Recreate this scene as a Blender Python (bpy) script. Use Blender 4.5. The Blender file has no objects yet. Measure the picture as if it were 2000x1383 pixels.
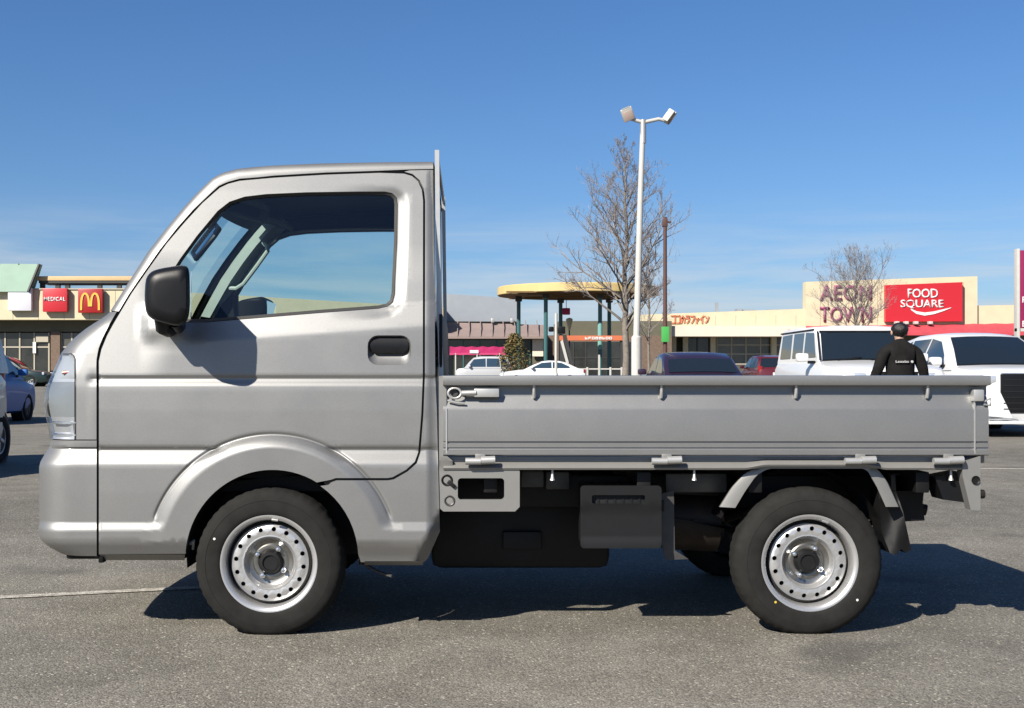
import bpy, bmesh, math, random
from math import sin, cos, pi, sqrt, radians, atan2, hypot
from mathutils import Vector, Matrix
from mathutils.geometry import delaunay_2d_cdt

# ------------------------------------------------------------------ camera, sky, sun, exposure
SC = bpy.context.scene
COL = SC.collection
CAM_H, CAM_D, F_PX, HOR, PC = 0.909, 4.4, 2429.0, 740.0, 915.0      # eye height, distance to the truck's side, focal length, horizon row and principal column (2000 px frame)
cam = bpy.data.cameras.new('camera')
cam.sensor_width = 36.0
cam.lens = 36.0 * F_PX / 2000.0
cam.shift_y = (HOR - 691.5) / 2000.0
cam.shift_x = (1000 - PC) / 2000.0
cam.clip_start, cam.clip_end = 0.1, 3000.0
cam_o = bpy.data.objects.new('camera', cam); COL.objects.link(cam_o)
cam_o.location = (0, -CAM_D, CAM_H); cam_o.rotation_euler = (pi/2, 0, 0)
SC.camera = cam_o

LIGHT = Vector((0.85, 1.05, -1.0)).normalized()          # the way the sunlight travels
SUN_EL = math.asin(-LIGHT.z)
SUN_AZ = atan2(-LIGHT.x, -LIGHT.y)                       # from +Y towards +X
w = bpy.data.worlds.new('World'); SC.world = w; w.use_nodes = True
nt = w.node_tree; nt.nodes.clear()
N = nt.nodes.new; K = nt.links.new
sky = N('ShaderNodeTexSky'); sky.sky_type = 'NISHITA'; sky.sun_disc = False
sky.sun_elevation = SUN_EL; sky.sun_rotation = SUN_AZ
sky.altitude = 20; sky.air_density = 1.0; sky.dust_density = 0.6; sky.ozone_density = 4.0
hs = N('ShaderNodeHueSaturation'); hs.inputs['Saturation'].default_value = 1.13; hs.inputs['Value'].default_value = 1.0
K(sky.outputs[0], hs.inputs['Color'])
# thin veils of cirrus low above the horizon
tc = N('ShaderNodeTexCoord'); sep = N('ShaderNodeSeparateXYZ'); K(tc.outputs['Generated'], sep.inputs[0])
mp = N('ShaderNodeMapping'); mp.inputs['Scale'].default_value = (3.0, 3.0, 34.0); K(tc.outputs['Generated'], mp.inputs[0])
nz = N('ShaderNodeTexNoise'); nz.inputs['Scale'].default_value = 1.7; nz.inputs['Detail'].default_value = 7; nz.inputs['Roughness'].default_value = .58
nz.inputs['Distortion'].default_value = .35
K(mp.outputs[0], nz.inputs['Vector'])
rp = N('ShaderNodeMapRange'); rp.inputs[1].default_value = .36; rp.inputs[2].default_value = .66; K(nz.outputs['Fac'], rp.inputs[0])
band = N('ShaderNodeMapRange'); band.inputs[1].default_value = .155; band.inputs[2].default_value = .05; band.interpolation_type = 'SMOOTHSTEP'
K(sep.outputs['Z'], band.inputs[0])
mul = N('ShaderNodeMath'); mul.operation = 'MULTIPLY'; K(rp.outputs[0], mul.inputs[0]); K(band.outputs[0], mul.inputs[1])
mu2 = N('ShaderNodeMath'); mu2.operation = 'MULTIPLY'; K(mul.outputs[0], mu2.inputs[0]); mu2.inputs[1].default_value = .75
mx = N('ShaderNodeMixRGB'); K(mu2.outputs[0], mx.inputs[0])
ti = N('ShaderNodeMixRGB'); ti.blend_type = 'MULTIPLY'; ti.inputs[0].default_value = 1; ti.inputs[2].default_value = (.82, .95, 1.14, 1); K(hs.outputs[0], ti.inputs[1]); K(ti.outputs[0], mx.inputs[1]); mx.inputs[2].default_value = (6.4, 7.0, 7.7, 1)
lo = N('ShaderNodeMapRange'); lo.inputs[1].default_value = .20; lo.inputs[2].default_value = .0; lo.interpolation_type = 'SMOOTHSTEP'; K(sep.outputs['Z'], lo.inputs[0])
lm = N('ShaderNodeMixRGB'); lm.blend_type = 'MULTIPLY'; lm.inputs[2].default_value = (.92, .93, 1.0, 1); K(lo.outputs[0], lm.inputs[0]); K(ti.outputs[0], lm.inputs[1]); K(lm.outputs[0], mx.inputs[1])
bg = N('ShaderNodeBackground'); bg.inputs['Strength'].default_value = 0.051
K(mx.outputs[0], bg.inputs['Color'])
wo = N('ShaderNodeOutputWorld'); K(bg.outputs[0], wo.inputs['Surface'])

sun = bpy.data.lights.new('sun', 'SUN'); sun.energy = 5.0; sun.angle = radians(.53); sun.color = (1, .93, .82)
sun_o = bpy.data.objects.new('sun', sun); COL.objects.link(sun_o)
sun_o.rotation_euler = LIGHT.to_track_quat('-Z', 'Y').to_euler(); sun_o.location = (-20, -25, 30)

vs = SC.view_settings
vs.view_transform = 'Standard'; vs.look = 'None'; vs.exposure = 0.95; vs.gamma = 1.0; vs.use_curve_mapping = False

# ------------------------------------------------------------------ helpers
def lerp(a, b, t): return a + (b - a) * t
def sstep(a, b, x):
    t = min(1, max(0, (x - a) / (b - a))); return t * t * (3 - 2 * t)
def ramp(x, tab):
    if x <= tab[0][0]: return tab[0][1]
    for (x0, y0), (x1, y1) in zip(tab, tab[1:]):
        if x <= x1: return y0 + (y1 - y0) * (x - x0) / (x1 - x0)
    return tab[-1][1]
def gz(y):                                               # the car park climbs gently towards the shops
    t = max(0.0, y - 22.0)
    return 0.8 * (1 - math.exp(-t / 42.0)) if t > 0 else 0.0
def scl(y): return F_PX / (CAM_D + y)
def at(px, py, y):                                       # a point of the place from its bearing and its distance
    s = scl(y); return Vector(((px - PC) / s, y, CAM_H + (HOR - py) / s))

class MB:                                                # collects shapes, builds ONE mesh object
    def __init__(s): s.v = []; s.f = []; s.m = []; s.cur = 0
    def add(s, vs, fs):
        o = len(s.v); s.v += [tuple(p) for p in vs]
        for f in fs: s.f.append(tuple(o + i for i in f)); s.m.append(s.cur)
        return s
    def box(s, x0, x1, y0, y1, z0, z1, b=0.0):
        if b > 0:
            bm = bmesh.new(); bmesh.ops.create_cube(bm, size=1)
            for v in bm.verts:
                v.co = Vector((lerp(x0, x1, v.co.x + .5), lerp(y0, y1, v.co.y + .5), lerp(z0, z1, v.co.z + .5)))
            bmesh.ops.bevel(bm, geom=bm.edges[:], offset=b, segments=2, profile=.6, affect='EDGES', clamp_overlap=True)
            return s.bm(bm)
        p = [(x0,y0,z0),(x1,y0,z0),(x1,y1,z0),(x0,y1,z0),(x0,y0,z1),(x1,y0,z1),(x1,y1,z1),(x0,y1,z1)]
        return s.add(p, [(0,3,2,1),(4,5,6,7),(0,1,5,4),(1,2,6,5),(2,3,7,6),(3,0,4,7)])
    def bm(s, bm, M=None):
        if M is not None: bm.transform(M)
        bm.verts.index_update()
        s.add([v.co.copy() for v in bm.verts], [[v.index for v in f.verts] for f in bm.faces]); bm.free(); return s
    def obox(s, M, sx, sy, sz, b=0.0):                   # oriented box
        bm = bmesh.new(); bmesh.ops.create_cube(bm, size=1)
        bm.transform(Matrix.Diagonal((sx, sy, sz, 1)))
        if b > 0: bmesh.ops.bevel(bm, geom=bm.edges[:], offset=b, segments=2, profile=.6, affect='EDGES', clamp_overlap=True)
        return s.bm(bm, M)
    def tube(s, pts, r, n=8, closed=False, caps=True):
        pts = [Vector(p) for p in pts]; k = len(pts)
        rs = r if isinstance(r, (list, tuple)) else [r] * k
        rings = []; up = None
        for i, p in enumerate(pts):
            a = pts[(i - 1) % k] if (closed or i > 0) else p
            b = pts[(i + 1) % k] if (closed or i < k - 1) else p
            t = (b - a).normalized() if (b - a).length > 1e-9 else Vector((0, 0, 1))
            if up is None:
                up = Vector((0, 0, 1)) if abs(t.z) < .9 else Vector((1, 0, 0))
            u = (up - t * up.dot(t)); u = u.normalized() if u.length > 1e-6 else t.orthogonal().normalized()
            up = u; w_ = t.cross(u)
            rings.append([p + (u * cos(2 * pi * j / n) + w_ * sin(2 * pi * j / n)) * rs[i] for j in range(n)])
        vs_ = [q for rg in rings for q in rg]; fs = []
        for i in range(k if closed else k - 1):
            i2 = (i + 1) % k
            for j in range(n):
                fs.append((i*n+j, i*n+(j+1) % n, i2*n+(j+1) % n, i2*n+j))
        if caps and not closed:
            fs.append(tuple(reversed(range(n)))); fs.append(tuple((k-1)*n+j for j in range(n)))
        return s.add(vs_, fs)
    def lathe(s, prof, M=None, n=32, a0=0, a1=2*pi):     # profile (r, h) turned round local Z
        full = abs(a1 - a0 - 2 * pi) < 1e-6
        m = n if full else n + 1
        vs_ = []
        for r, h in prof:
            for j in range(m):
                a = a0 + (a1 - a0) * j / n
                vs_.append(Vector((r * cos(a), r * sin(a), h)))
        fs = []
        for i in range(len(prof) - 1):
            for j in range(n):
                j2 = (j + 1) % m
                fs.append((i*m+j, i*m+j2, (i+1)*m+j2, (i+1)*m+j))
        if M is not None: vs_ = [M @ p for p in vs_]
        return s.add(vs_, fs)
    def grid(s, rows, flip=False):
        n = len(rows[0]); vs_ = [p for r in rows for p in r]; fs = []
        for i in range(len(rows) - 1):
            for j in range(n - 1):
                q = (i*n+j, i*n+j+1, (i+1)*n+j+1, (i+1)*n+j)
                fs.append(tuple(reversed(q)) if flip else q)
        return s.add(vs_, fs)
    def prism(s, poly, d, axis='y', o=0.0):              # polygon in (x,z) given depth along y: o .. o+d
        n = len(poly)
        if axis == 'y': a = [(p[0], o, p[1]) for p in poly]; b = [(p[0], o + d, p[1]) for p in poly]
        elif axis == 'z': a = [(p[0], p[1], o) for p in poly]; b = [(p[0], p[1], o + d) for p in poly]
        else: a = [(o, p[0], p[1]) for p in poly]; b = [(o + d, p[0], p[1]) for p in poly]
        fs = [tuple(range(n)), tuple(reversed(range(n, 2*n)))] + [(i, i + n, (i+1) % n + n, (i+1) % n) for i in range(n)]
        return s.add(a + b, fs)
    def build(s, name, m, parent=None, smooth=35, fix=True, loc=None):
        me = bpy.data.meshes.new(name); me.from_pydata(s.v, [], s.f)
        if fix:
            bm = bmesh.new(); bm.from_mesh(me)
            bmesh.ops.remove_doubles(bm, verts=bm.verts, dist=1e-5)
            bmesh.ops.recalc_face_normals(bm, faces=bm.faces); bm.to_mesh(me); bm.free()
        ms = m if isinstance(m, (list, tuple)) else [m]
        for x in ms: me.materials.append(x)
        if not fix and len(ms) > 1:
            me.polygons.foreach_set('material_index', s.m)
        if smooth:
            me.shade_smooth(); me.set_sharp_from_angle(angle=radians(smooth))
        me.update()
        o = bpy.data.objects.new(name, me); COL.objects.link(o)
        if parent: o.parent = parent
        if loc is not None: o.location = loc
        return o

def thing(name, label, cat, loc=(0, 0, 0), rz=0, group=None):
    o = bpy.data.objects.new(name, None); COL.objects.link(o)
    o.location = loc; o.rotation_euler = (0, 0, rz); o.empty_display_size = .2
    o['label'] = label; o['category'] = cat
    if group: o['group'] = group
    return o
def tag(o, label, cat, group=None):
    o['label'] = label; o['category'] = cat
    if group: o['group'] = group
    return o
def struct(o): o['kind'] = 'structure'; return o
def stuff(o): o['kind'] = 'stuff'; return o

# ------------------------------------------------------------------ materials
def mat(name, col, rough=.5, metal=0.0, spec=.5, coat=0.0, coat_r=.03, var=0.0, vscale=4.0, bump=0.0, bscale=60.0, emit=None):
    m = bpy.data.materials.new(name); m.use_nodes = True
    if metal < .5: col = tuple(q * .76 for q in col)      # the exposure is set for the shade; keep whites below clipping
    t = m.node_tree; b = t.nodes['Principled BSDF']
    b.inputs['Base Color'].default_value = (*col, 1); b.inputs['Roughness'].default_value = rough
    b.inputs['Metallic'].default_value = metal; b.inputs['Specular IOR Level'].default_value = spec
    b.inputs['Coat Weight'].default_value = coat; b.inputs['Coat Roughness'].default_value = coat_r
    if var or bump:
        tc = t.nodes.new('ShaderNodeTexCoord')
    if var:
        n = t.nodes.new('ShaderNodeTexNoise'); n.inputs['Scale'].default_value = vscale; n.inputs['Detail'].default_value = 6
        n.inputs['Roughness'].default_value = .6
        t.links.new(tc.outputs['Object'], n.inputs['Vector'])
        r = t.nodes.new('ShaderNodeMapRange'); r.inputs[1].default_value = .3; r.inputs[2].default_value = .7
        r.inputs[3].default_value = 1 - var; r.inputs[4].default_value = 1 + var
        t.links.new(n.outputs['Fac'], r.inputs[0])
        mm = t.nodes.new('ShaderNodeVectorMath'); mm.operation = 'SCALE'; mm.inputs[0].default_value = col
        t.links.new(r.outputs[0], mm.inputs['Scale']); t.links.new(mm.outputs[0], b.inputs['Base Color'])
    if bump:
        n = t.nodes.new('ShaderNodeTexNoise'); n.inputs['Scale'].default_value = bscale; n.inputs['Detail'].default_value = 4
        t.links.new(tc.outputs['Object'], n.inputs['Vector'])
        u = t.nodes.new('ShaderNodeBump'); u.inputs['Strength'].default_value = bump; u.inputs['Distance'].default_value = .01
        t.links.new(n.outputs['Fac'], u.inputs['Height']); t.links.new(u.outputs[0], b.inputs['Normal'])
    return m

def glass_mat(name, tint, rough=0.0, ior=1.5, dirt=0.0):
    m = bpy.data.materials.new(name); m.use_nodes = True
    t = m.node_tree; t.nodes.clear(); n = t.nodes.new; k = t.links.new
    tr = n('ShaderNodeBsdfTransparent'); tr.inputs['Color'].default_value = (*tint, 1)
    gl = n('ShaderNodeBsdfGlossy'); gl.inputs['Roughness'].default_value = rough; gl.inputs['Color'].default_value = (1, 1, 1, 1)
    fr = n('ShaderNodeFresnel'); ge = n('ShaderNodeNewGeometry')
    ir = n('ShaderNodeMapRange'); ir.inputs[3].default_value = ior; ir.inputs[4].default_value = 1 / ior
    k(ge.outputs['Backfacing'], ir.inputs[0]); k(ir.outputs[0], fr.inputs['IOR'])
    mx = n('ShaderNodeMixShader'); k(fr.outputs[0], mx.inputs[0]); k(tr.outputs[0], mx.inputs[1]); k(gl.outputs[0], mx.inputs[2])
    out = n('ShaderNodeOutputMaterial'); k(mx.outputs[0], out.inputs['Surface'])
    return m

def silver_mat():                                        # metallic lacquer: fine flake, a clear coat, a breath of road dust towards the sills
    m = mat('silver_paint', (.197, .198, .196), rough=.47, metal=.60, coat=.30, coat_r=.05)
    t = m.node_tree; b = t.nodes['Principled BSDF']; n = t.nodes.new; k = t.links.new
    tc = n('ShaderNodeTexCoord'); v = n('ShaderNodeTexVoronoi'); v.inputs['Scale'].default_value = 900; k(tc.outputs['Object'], v.inputs['Vector'])
    s = n('ShaderNodeSeparateColor'); k(v.outputs['Color'], s.inputs[0])
    r = n('ShaderNodeMapRange'); r.inputs[3].default_value = .90; r.inputs[4].default_value = 1.10; k(s.outputs[0], r.inputs[0])
    sc = n('ShaderNodeVectorMath'); sc.operation = 'SCALE'; sc.inputs[0].default_value = (.197, .198, .196); k(r.outputs[0], sc.inputs['Scale'])
    sp = n('ShaderNodeSeparateXYZ'); k(tc.outputs['Object'], sp.inputs[0])
    h = n('ShaderNodeMapRange'); h.inputs[1].default_value = .62; h.inputs[2].default_value = .28; h.inputs[3].default_value = 0; h.inputs[4].default_value = .30; k(sp.outputs['Z'], h.inputs[0])
    z = n('ShaderNodeTexNoise'); z.inputs['Scale'].default_value = 5; z.inputs['Detail'].default_value = 7; z.inputs['Roughness'].default_value = .65; k(tc.outputs['Object'], z.inputs['Vector'])
    f = n('ShaderNodeMath'); f.operation = 'MULTIPLY'; k(h.outputs[0], f.inputs[0]); k(z.outputs['Fac'], f.inputs[1])
    mx = n('ShaderNodeMixRGB'); k(f.outputs[0], mx.inputs[0]); k(sc.outputs[0], mx.inputs[1]); mx.inputs[2].default_value = (.18, .172, .155, 1); k(mx.outputs[0], b.inputs['Base Color'])
    ro = n('ShaderNodeMapRange'); ro.inputs[1].default_value = .3; ro.inputs[2].default_value = .7; ro.inputs[3].default_value = .43; ro.inputs[4].default_value = .52; k(z.outputs['Fac'], ro.inputs[0]); k(ro.outputs[0], b.inputs['Roughness'])
    return m

M = {}
M['silver'] = silver_mat()
M['silver_frame'] = mat('silver_frame_paint', (.27, .267, .256), rough=.48, metal=.40, coat=.2, coat_r=.1, var=.03, vscale=30)
M['galv'] = mat('bright_galvanised_steel', (.42, .42, .41), rough=.42, metal=.6, var=.05, vscale=40)
M['white_post'] = mat('white_painted_steel', (.52, .51, .48), rough=.5, var=.05, vscale=8)
M['black_plastic'] = mat('black_grained_plastic', (.0075, .008, .0095), rough=.40, spec=.22, bump=.04, bscale=900)
M['dark_plastic'] = mat('dark_grey_plastic', (.010, .0105, .0115), rough=.5, spec=.25, var=.08, vscale=20)
M['rubber'] = mat('tyre_rubber', (.019, .0187, .0178), rough=.85, spec=.14, var=.25, vscale=14)
M['seal'] = mat('rubber_seal', (.012, .012, .012), rough=.6)
M['under'] = mat('black_chassis_paint', (.006, .006, .0065), rough=.55, spec=.3, var=.4, vscale=9)
M['under_grey'] = mat('dull_grey_metal', (.07, .069, .067), rough=.5, metal=.4, var=.2, vscale=18)
M['rust'] = mat('dark_brown_steel', (.022, .017, .014), rough=.6, metal=.5, var=.3, vscale=20)
M['rim'] = mat('silver_wheel_paint', (.46, .46, .46), rough=.36, metal=.7, var=.03, vscale=60)
M['hub'] = mat('dull_hub_steel', (.24, .235, .22), rough=.32, metal=.9, var=.15, vscale=50)
M['chrome'] = mat('chrome_reflector', (.80, .81, .83), rough=.22, metal=1.0)
M['lamp_clear'] = mat('pearl_reflector', (.40, .42, .44), rough=.35, metal=.15)
M['lamp_grey'] = mat('grey_reflector', (.26, .275, .28), rough=.3, metal=.3)
M['amber'] = mat('amber_bulb', (.45, .10, .03), rough=.3)
M['cabin_dark'] = mat('dark_cabin_trim', (.013, .0135, .0135), rough=.75, spec=.2, var=.12, vscale=30)
M['cabin_grey'] = mat('pale_grey_cabin_trim', (.36, .39, .36), rough=.6, var=.05, vscale=20)
M['liner'] = mat('grey_headliner', (.045, .046, .045), rough=.9, var=.08, vscale=90)
M['seat'] = mat('charcoal_seat_cloth', (.035, .035, .037), rough=.9, var=.15, vscale=120)
M['win'] = glass_mat('green_tinted_glass', (.80, .90, .885))
M['lens'] = glass_mat('clear_lens', (.93, .95, .97))
M['mirror'] = mat('mirror_glass', (.8, .82, .84), rough=.03, metal=1.0)
M['white_dot'] = mat('white_paint_dot', (.75, .75, .72), rough=.6)
M['yellow_dot'] = mat('yellow_paint_dot', (.6, .45, .05), rough=.6)
# ------------------------------------------------------------------ the ground
def asphalt_mat():
    m = bpy.data.materials.new('worn_asphalt'); m.use_nodes = True
    t = m.node_tree; b = t.nodes['Principled BSDF']; n = t.nodes.new; k = t.links.new
    tc = n('ShaderNodeTexCoord')
    def noise(sc, det=3, ro=.6):
        x = n('ShaderNodeTexNoise'); x.inputs['Scale'].default_value = sc; x.inputs['Detail'].default_value = det
        x.inputs['Roughness'].default_value = ro; k(tc.outputs['Object'], x.inputs['Vector']); return x
    def mr(src, a, b_, c, d):
        r = n('ShaderNodeMapRange'); r.inputs[1].default_value = a; r.inputs[2].default_value = b_
        r.inputs[3].default_value = c; r.inputs[4].default_value = d; k(src, r.inputs[0]); return r.outputs[0]
    big = noise(.35, 5, .62); mid = noise(2.6, 5, .6); fine = noise(150, 3, .75)
    vo = n('ShaderNodeTexVoronoi'); vo.inputs['Scale'].default_value = 150; k(tc.outputs['Object'], vo.inputs['Vector'])
    vc = n('ShaderNodeSeparateColor'); k(vo.outputs['Color'], vc.inputs[0])
    def mulv(a, b_):
        x = n('ShaderNodeMath'); x.operation = 'MULTIPLY'; k(a, x.inputs[0]); k(b_, x.inputs[1]); return x.outputs[0]
    v = mulv(mr(big.outputs['Fac'], .3, .7, .74, 1.20), mr(mid.outputs['Fac'], .3, .7, .82, 1.14))
    v = mulv(v, mr(fine.outputs['Fac'],   .30, .70, .45, 1.55))
    v = mulv(v, mr(vc.outputs[0], 0, 1, .60, 1.34))
    cr = n('ShaderNodeMixRGB'); cr.inputs[1].default_value = (.143, .132, .108, 1); cr.inputs[2].default_value = (.155, .146, .127, 1)
    k(mid.outputs['Fac'], cr.inputs[0])
    sc = n('ShaderNodeVectorMath'); sc.operation = 'SCALE'; k(cr.outputs[0], sc.inputs[0]); k(v, sc.inputs['Scale'])
    # pale chips of aggregate, a few per hand's breadth
    v2 = n('ShaderNodeTexVoronoi'); v2.inputs['Scale'].default_value = 85; k(tc.outputs['Object'], v2.inputs['Vector'])
    s2 = n('ShaderNodeSeparateColor'); k(v2.outputs['Color'], s2.inputs[0])
    chip = mulv(mr(s2.outputs[1], .90, .91, 0, 1), mr(v2.outputs['Distance'], .30, .42, 1, 0))
    mx = n('ShaderNodeMixRGB'); k(chip, mx.inputs[0]); k(sc.outputs[0], mx.inputs[1]); mx.inputs[2].default_value = (.38, .355, .30, 1)
    # oil spots
    oil = noise(1.15, 2, .5); om = mr(oil.outputs['Fac'], .64, .72, 0, .5)
    m3 = n('ShaderNodeMixRGB'); k(om, m3.inputs[0]); k(mx.outputs[0], m3.inputs[1]); m3.inputs[2].default_value = (.04, .038, .036, 1)
    k(m3.outputs[0], b.inputs['Base Color'])
    b.inputs['Roughness'].default_value = .88; b.inputs['Specular IOR Level'].default_value = .3
    bp = n('ShaderNodeBump'); bp.inputs['Strength'].default_value = .5; bp.inputs['Distance'].default_value = .006
    ad = n('ShaderNodeMath'); ad.operation = 'SUBTRACT'; k(fine.outputs['Fac'], ad.inputs[0]); k(vo.outputs['Distance'], ad.inputs[1])
    k(ad.outputs[0], bp.inputs['Height']); k(bp.outputs[0], b.inputs['Normal'])
    return m
M['asphalt'] = asphalt_mat()
def paint_mat():
    m = asphalt_mat(); m.name = 'worn_white_road_paint'; t = m.node_tree; bs = t.nodes['Principled BSDF']; n = t.nodes.new; k = t.links.new
    src = bs.inputs['Base Color'].links[0].from_socket; tc = n('ShaderNodeTexCoord')
    z = n('ShaderNodeTexNoise'); z.inputs['Scale'].default_value = 26; z.inputs['Detail'].default_value = 8; z.inputs['Roughness'].default_value = .75; k(tc.outputs['Object'], z.inputs['Vector'])
    r = n('ShaderNodeMapRange'); r.inputs[1].default_value = .44; r.inputs[2].default_value = .56; r.inputs[3].default_value = .30; r.inputs[4].default_value = .92; k(z.outputs['Fac'], r.inputs[0])
    mx = n('ShaderNodeMixRGB'); k(r.outputs[0], mx.inputs[0]); k(src, mx.inputs[1]); mx.inputs[2].default_value = (.44, .42, .37, 1); k(mx.outputs[0], bs.inputs['Base Color']); return m
M['road_paint'] = paint_mat()

ys = [-80, -40, -15, -5, 0, 5, 10, 15, 20, 22, 24, 27, 30, 35, 40, 45, 50, 55, 60, 70, 80, 95, 120, 160, 300, 800, 2000]
xs = [-1500, -400, -120, -50, -20, -8, 0, 8, 20, 50, 120, 400, 1500]
g = MB().grid([[(x, y, gz(y)) for x in xs] for y in ys])
struct(g.build('parking_lot', M['asphalt'], fix=False, smooth=60))

def ground_px(px, py): d = F_PX * CAM_H / (py - HOR) - CAM_D; s = scl(d); return Vector(((px - PC) / s, d, 0))
# a worn bay line running in from the left, under the front of the truck
rows = []
for i in range(41):
    t = i / 40; p = ground_px(-420, 1189).lerp(ground_px(420, 1147), t); rows.append([(p.x, p.y - .038, .004), (p.x, p.y + .038, .004)])
struct(MB().grid(rows).build('painted_line', M['road_paint'], fix=False, smooth=0))
# bay line beyond the tail, and bay lines in front of the cars
def ground_strip(name, x0, x1, y0, y1, m='road_paint'):
    n = max(1, int(abs(y1 - y0) / 3)); r = []
    for i in range(n + 1):
        y = lerp(y0, y1, i / n); r.append([(x0, y, gz(y) + .004), (x1, y, gz(y) + .004)])
    return struct(MB().grid(r).build(name, M[m], fix=False, smooth=0))
p = ground_px(1960, 916)
ground_strip('painted_line', 3.6, 16, p.y - .06, p.y + .06)
for x in (2.9, 5.45, 8.0, 10.5): ground_strip('painted_line', x - .06, x + .06, 15.9, 21)

# ------------------------------------------------------------------ the silver light truck
truck = thing('pickup_truck', 'silver single cab kei pickup truck parked side on with its low cargo bed closed', 'truck')
WID = 1.475
OFF = .154; truck.location.x = OFF
def P3(px, py, y):                                       # point on the near flank from its side-view trace and its inset
    k = 1 + y / CAM_D
    return Vector(((px - PC) / 552 * k - OFF, y, CAM_H + (HOR - py) / 552 * k))
def mir(p): return Vector((p.x, WID - p.y, p.z))
AC = (532, 1092)                                         # front wheel arch, in the trace
BASE = [(318,.1607), (340,.155), (375,.146), (480,.112), (560,.082), (604,.066), (610,.060), (648,.036), (653,.0345), (732,.026),
        (734,.0265), (738,.032), (740.5,.032), (752,.0205), (756,.0193), (800,.0165), (860,.0155), (872,.0160), (873.5,.017), (877,.024), (880,.0235), (904,.002), (909,0), (960,-.001), (1017,0), (1021,0), (1035,-.012), (1060,-.012), (1086,.012), (1100,.02)]
FRONTB = [(318,.1607), (480,.112), (560,.085), (732,.026), (740,.026)]
SMOOTH = [(318,.1607), (480,.112), (560,.085), (732,.026), (756,.0205), (872,.0155), (873.5,.017), (877,.024), (880,.0235), (904,.002), (909,0), (960,-.001), (1017,0), (1021,0), (1035,-.012), (1060,-.012), (1086,.012), (1100,.02)]
WIN = [(338,630), (334,570), (336,530), (352,505), (385,460), (425,412), (448,394), (478,384), (520,379), (600,375.5), (700,374), (752,374), (766,377), (775,386), (777,400), (776,470), (771,575), (767,590), (757,599), (740,603), (620,612), (500,622), (400,630)]
def wdist(px, py):
    m = 1e9
    for (ax, ay), (bx, by) in zip(WIN, WIN[1:] + WIN[:1]):
        ex, ey = bx-ax, by-ay; t = max(0, min(1, ((px-ax)*ex + (py-ay)*ey) / (ex*ex + ey*ey)))
        m = min(m, hypot(px-ax-ex*t, py-ay-ey*t))
    return m
def F(px, py):
    e = py
    if py < 700:                                         # the shoulder under the windows climbs to the rear
        e = py + (px - 640) * .072 * sstep(700, 655, py) * (1 if py > 560 else sstep(480, 560, py))
    y = ramp(e, BASE)
    if py < 735: y = lerp(y, ramp(py, FRONTB), sstep(335, 268, px))
    if px < 190: y = lerp(ramp(py, SMOOTH), y, sstep(166, 184, px))
    r = hypot(px - AC[0], py - AC[1])
    if r < 254 and py < 1060:
        k = min(1.0, max(0.0, (242 - r) / 24)); k = k * k * (3 - 2 * k) * .3 + k * .7
        yb = lerp(y, ramp(py, [(840, .0145), (905, .002), (909, 0)]), sstep(243, 229, r)) if py < 925 else y
        y = lerp(yb, min(yb, -.013), k) + .006 * sstep(249, 244, r) * sstep(238, 243, r) * sstep(1020, 1000, py)
    # bevel round the window, strongest up its rear edge
    if 500 < px < 812 and 345 < py < 640:
        dw = wdist(px, py)
        if dw < 24: y += .0125 * sstep(24, 1, dw) * sstep(640, 772, px) * sstep(360, 395, py)
    # pad under the door mirror
    y -= .022 * sstep(266, 300, px) * sstep(385, 335, px) * sstep(585, 620, py) * sstep(678, 640, py)
    return y
def inside(p, poly):
    c = False; j = len(poly) - 1
    for i in range(len(poly)):
        a, b = poly[i], poly[j]
        if (a[1] > p[1]) != (b[1] > p[1]) and p[0] < (b[0]-a[0]) * (p[1]-a[1]) / (b[1]-a[1]) + a[0]: c = not c
        j = i
    return c
def dense(poly, step=7, closed=True):
    out = []
    n = len(poly)
    for i in range(n if closed else n - 1):
        a, b = poly[i], poly[(i + 1) % n]; d = hypot(b[0]-a[0], b[1]-a[1]); k = max(1, int(d / step))
        for j in range(k): out.append((lerp(a[0], b[0], j/k), lerp(a[1], b[1], j/k)))
    if not closed: out.append(poly[-1])
    return out
def smooth_poly(poly, it=2, keep=()):                    # corner cutting, to round a traced outline
    for _ in range(it):
        o = []
        n = len(poly)
        for i in range(n):
            a, b = poly[i], poly[(i+1) % n]
            o.append((a[0]*.75 + b[0]*.25, a[1]*.75 + b[1]*.25)); o.append((a[0]*.25 + b[0]*.75, a[1]*.25 + b[1]*.75))
        poly = o
    return poly
def rrect(x0, x1, y0, y1, r, n=5):
    o = []
    for cx, cy, a in ((x1-r, y1-r, 0), (x0+r, y1-r, 90), (x0+r, y0+r, 180), (x1-r, y0+r, 270)):
        for i in range(n + 1):
            t = radians(a + 90 * i / n); o.append((cx + r*cos(t), cy + r*sin(t)))
    return o
CREASES = [604, 610, 732, 734, 738, 741, 752, 756, 872, 873.5, 877, 880, 904, 909, 1018, 1021, 1035, 1040, 1060]
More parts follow.
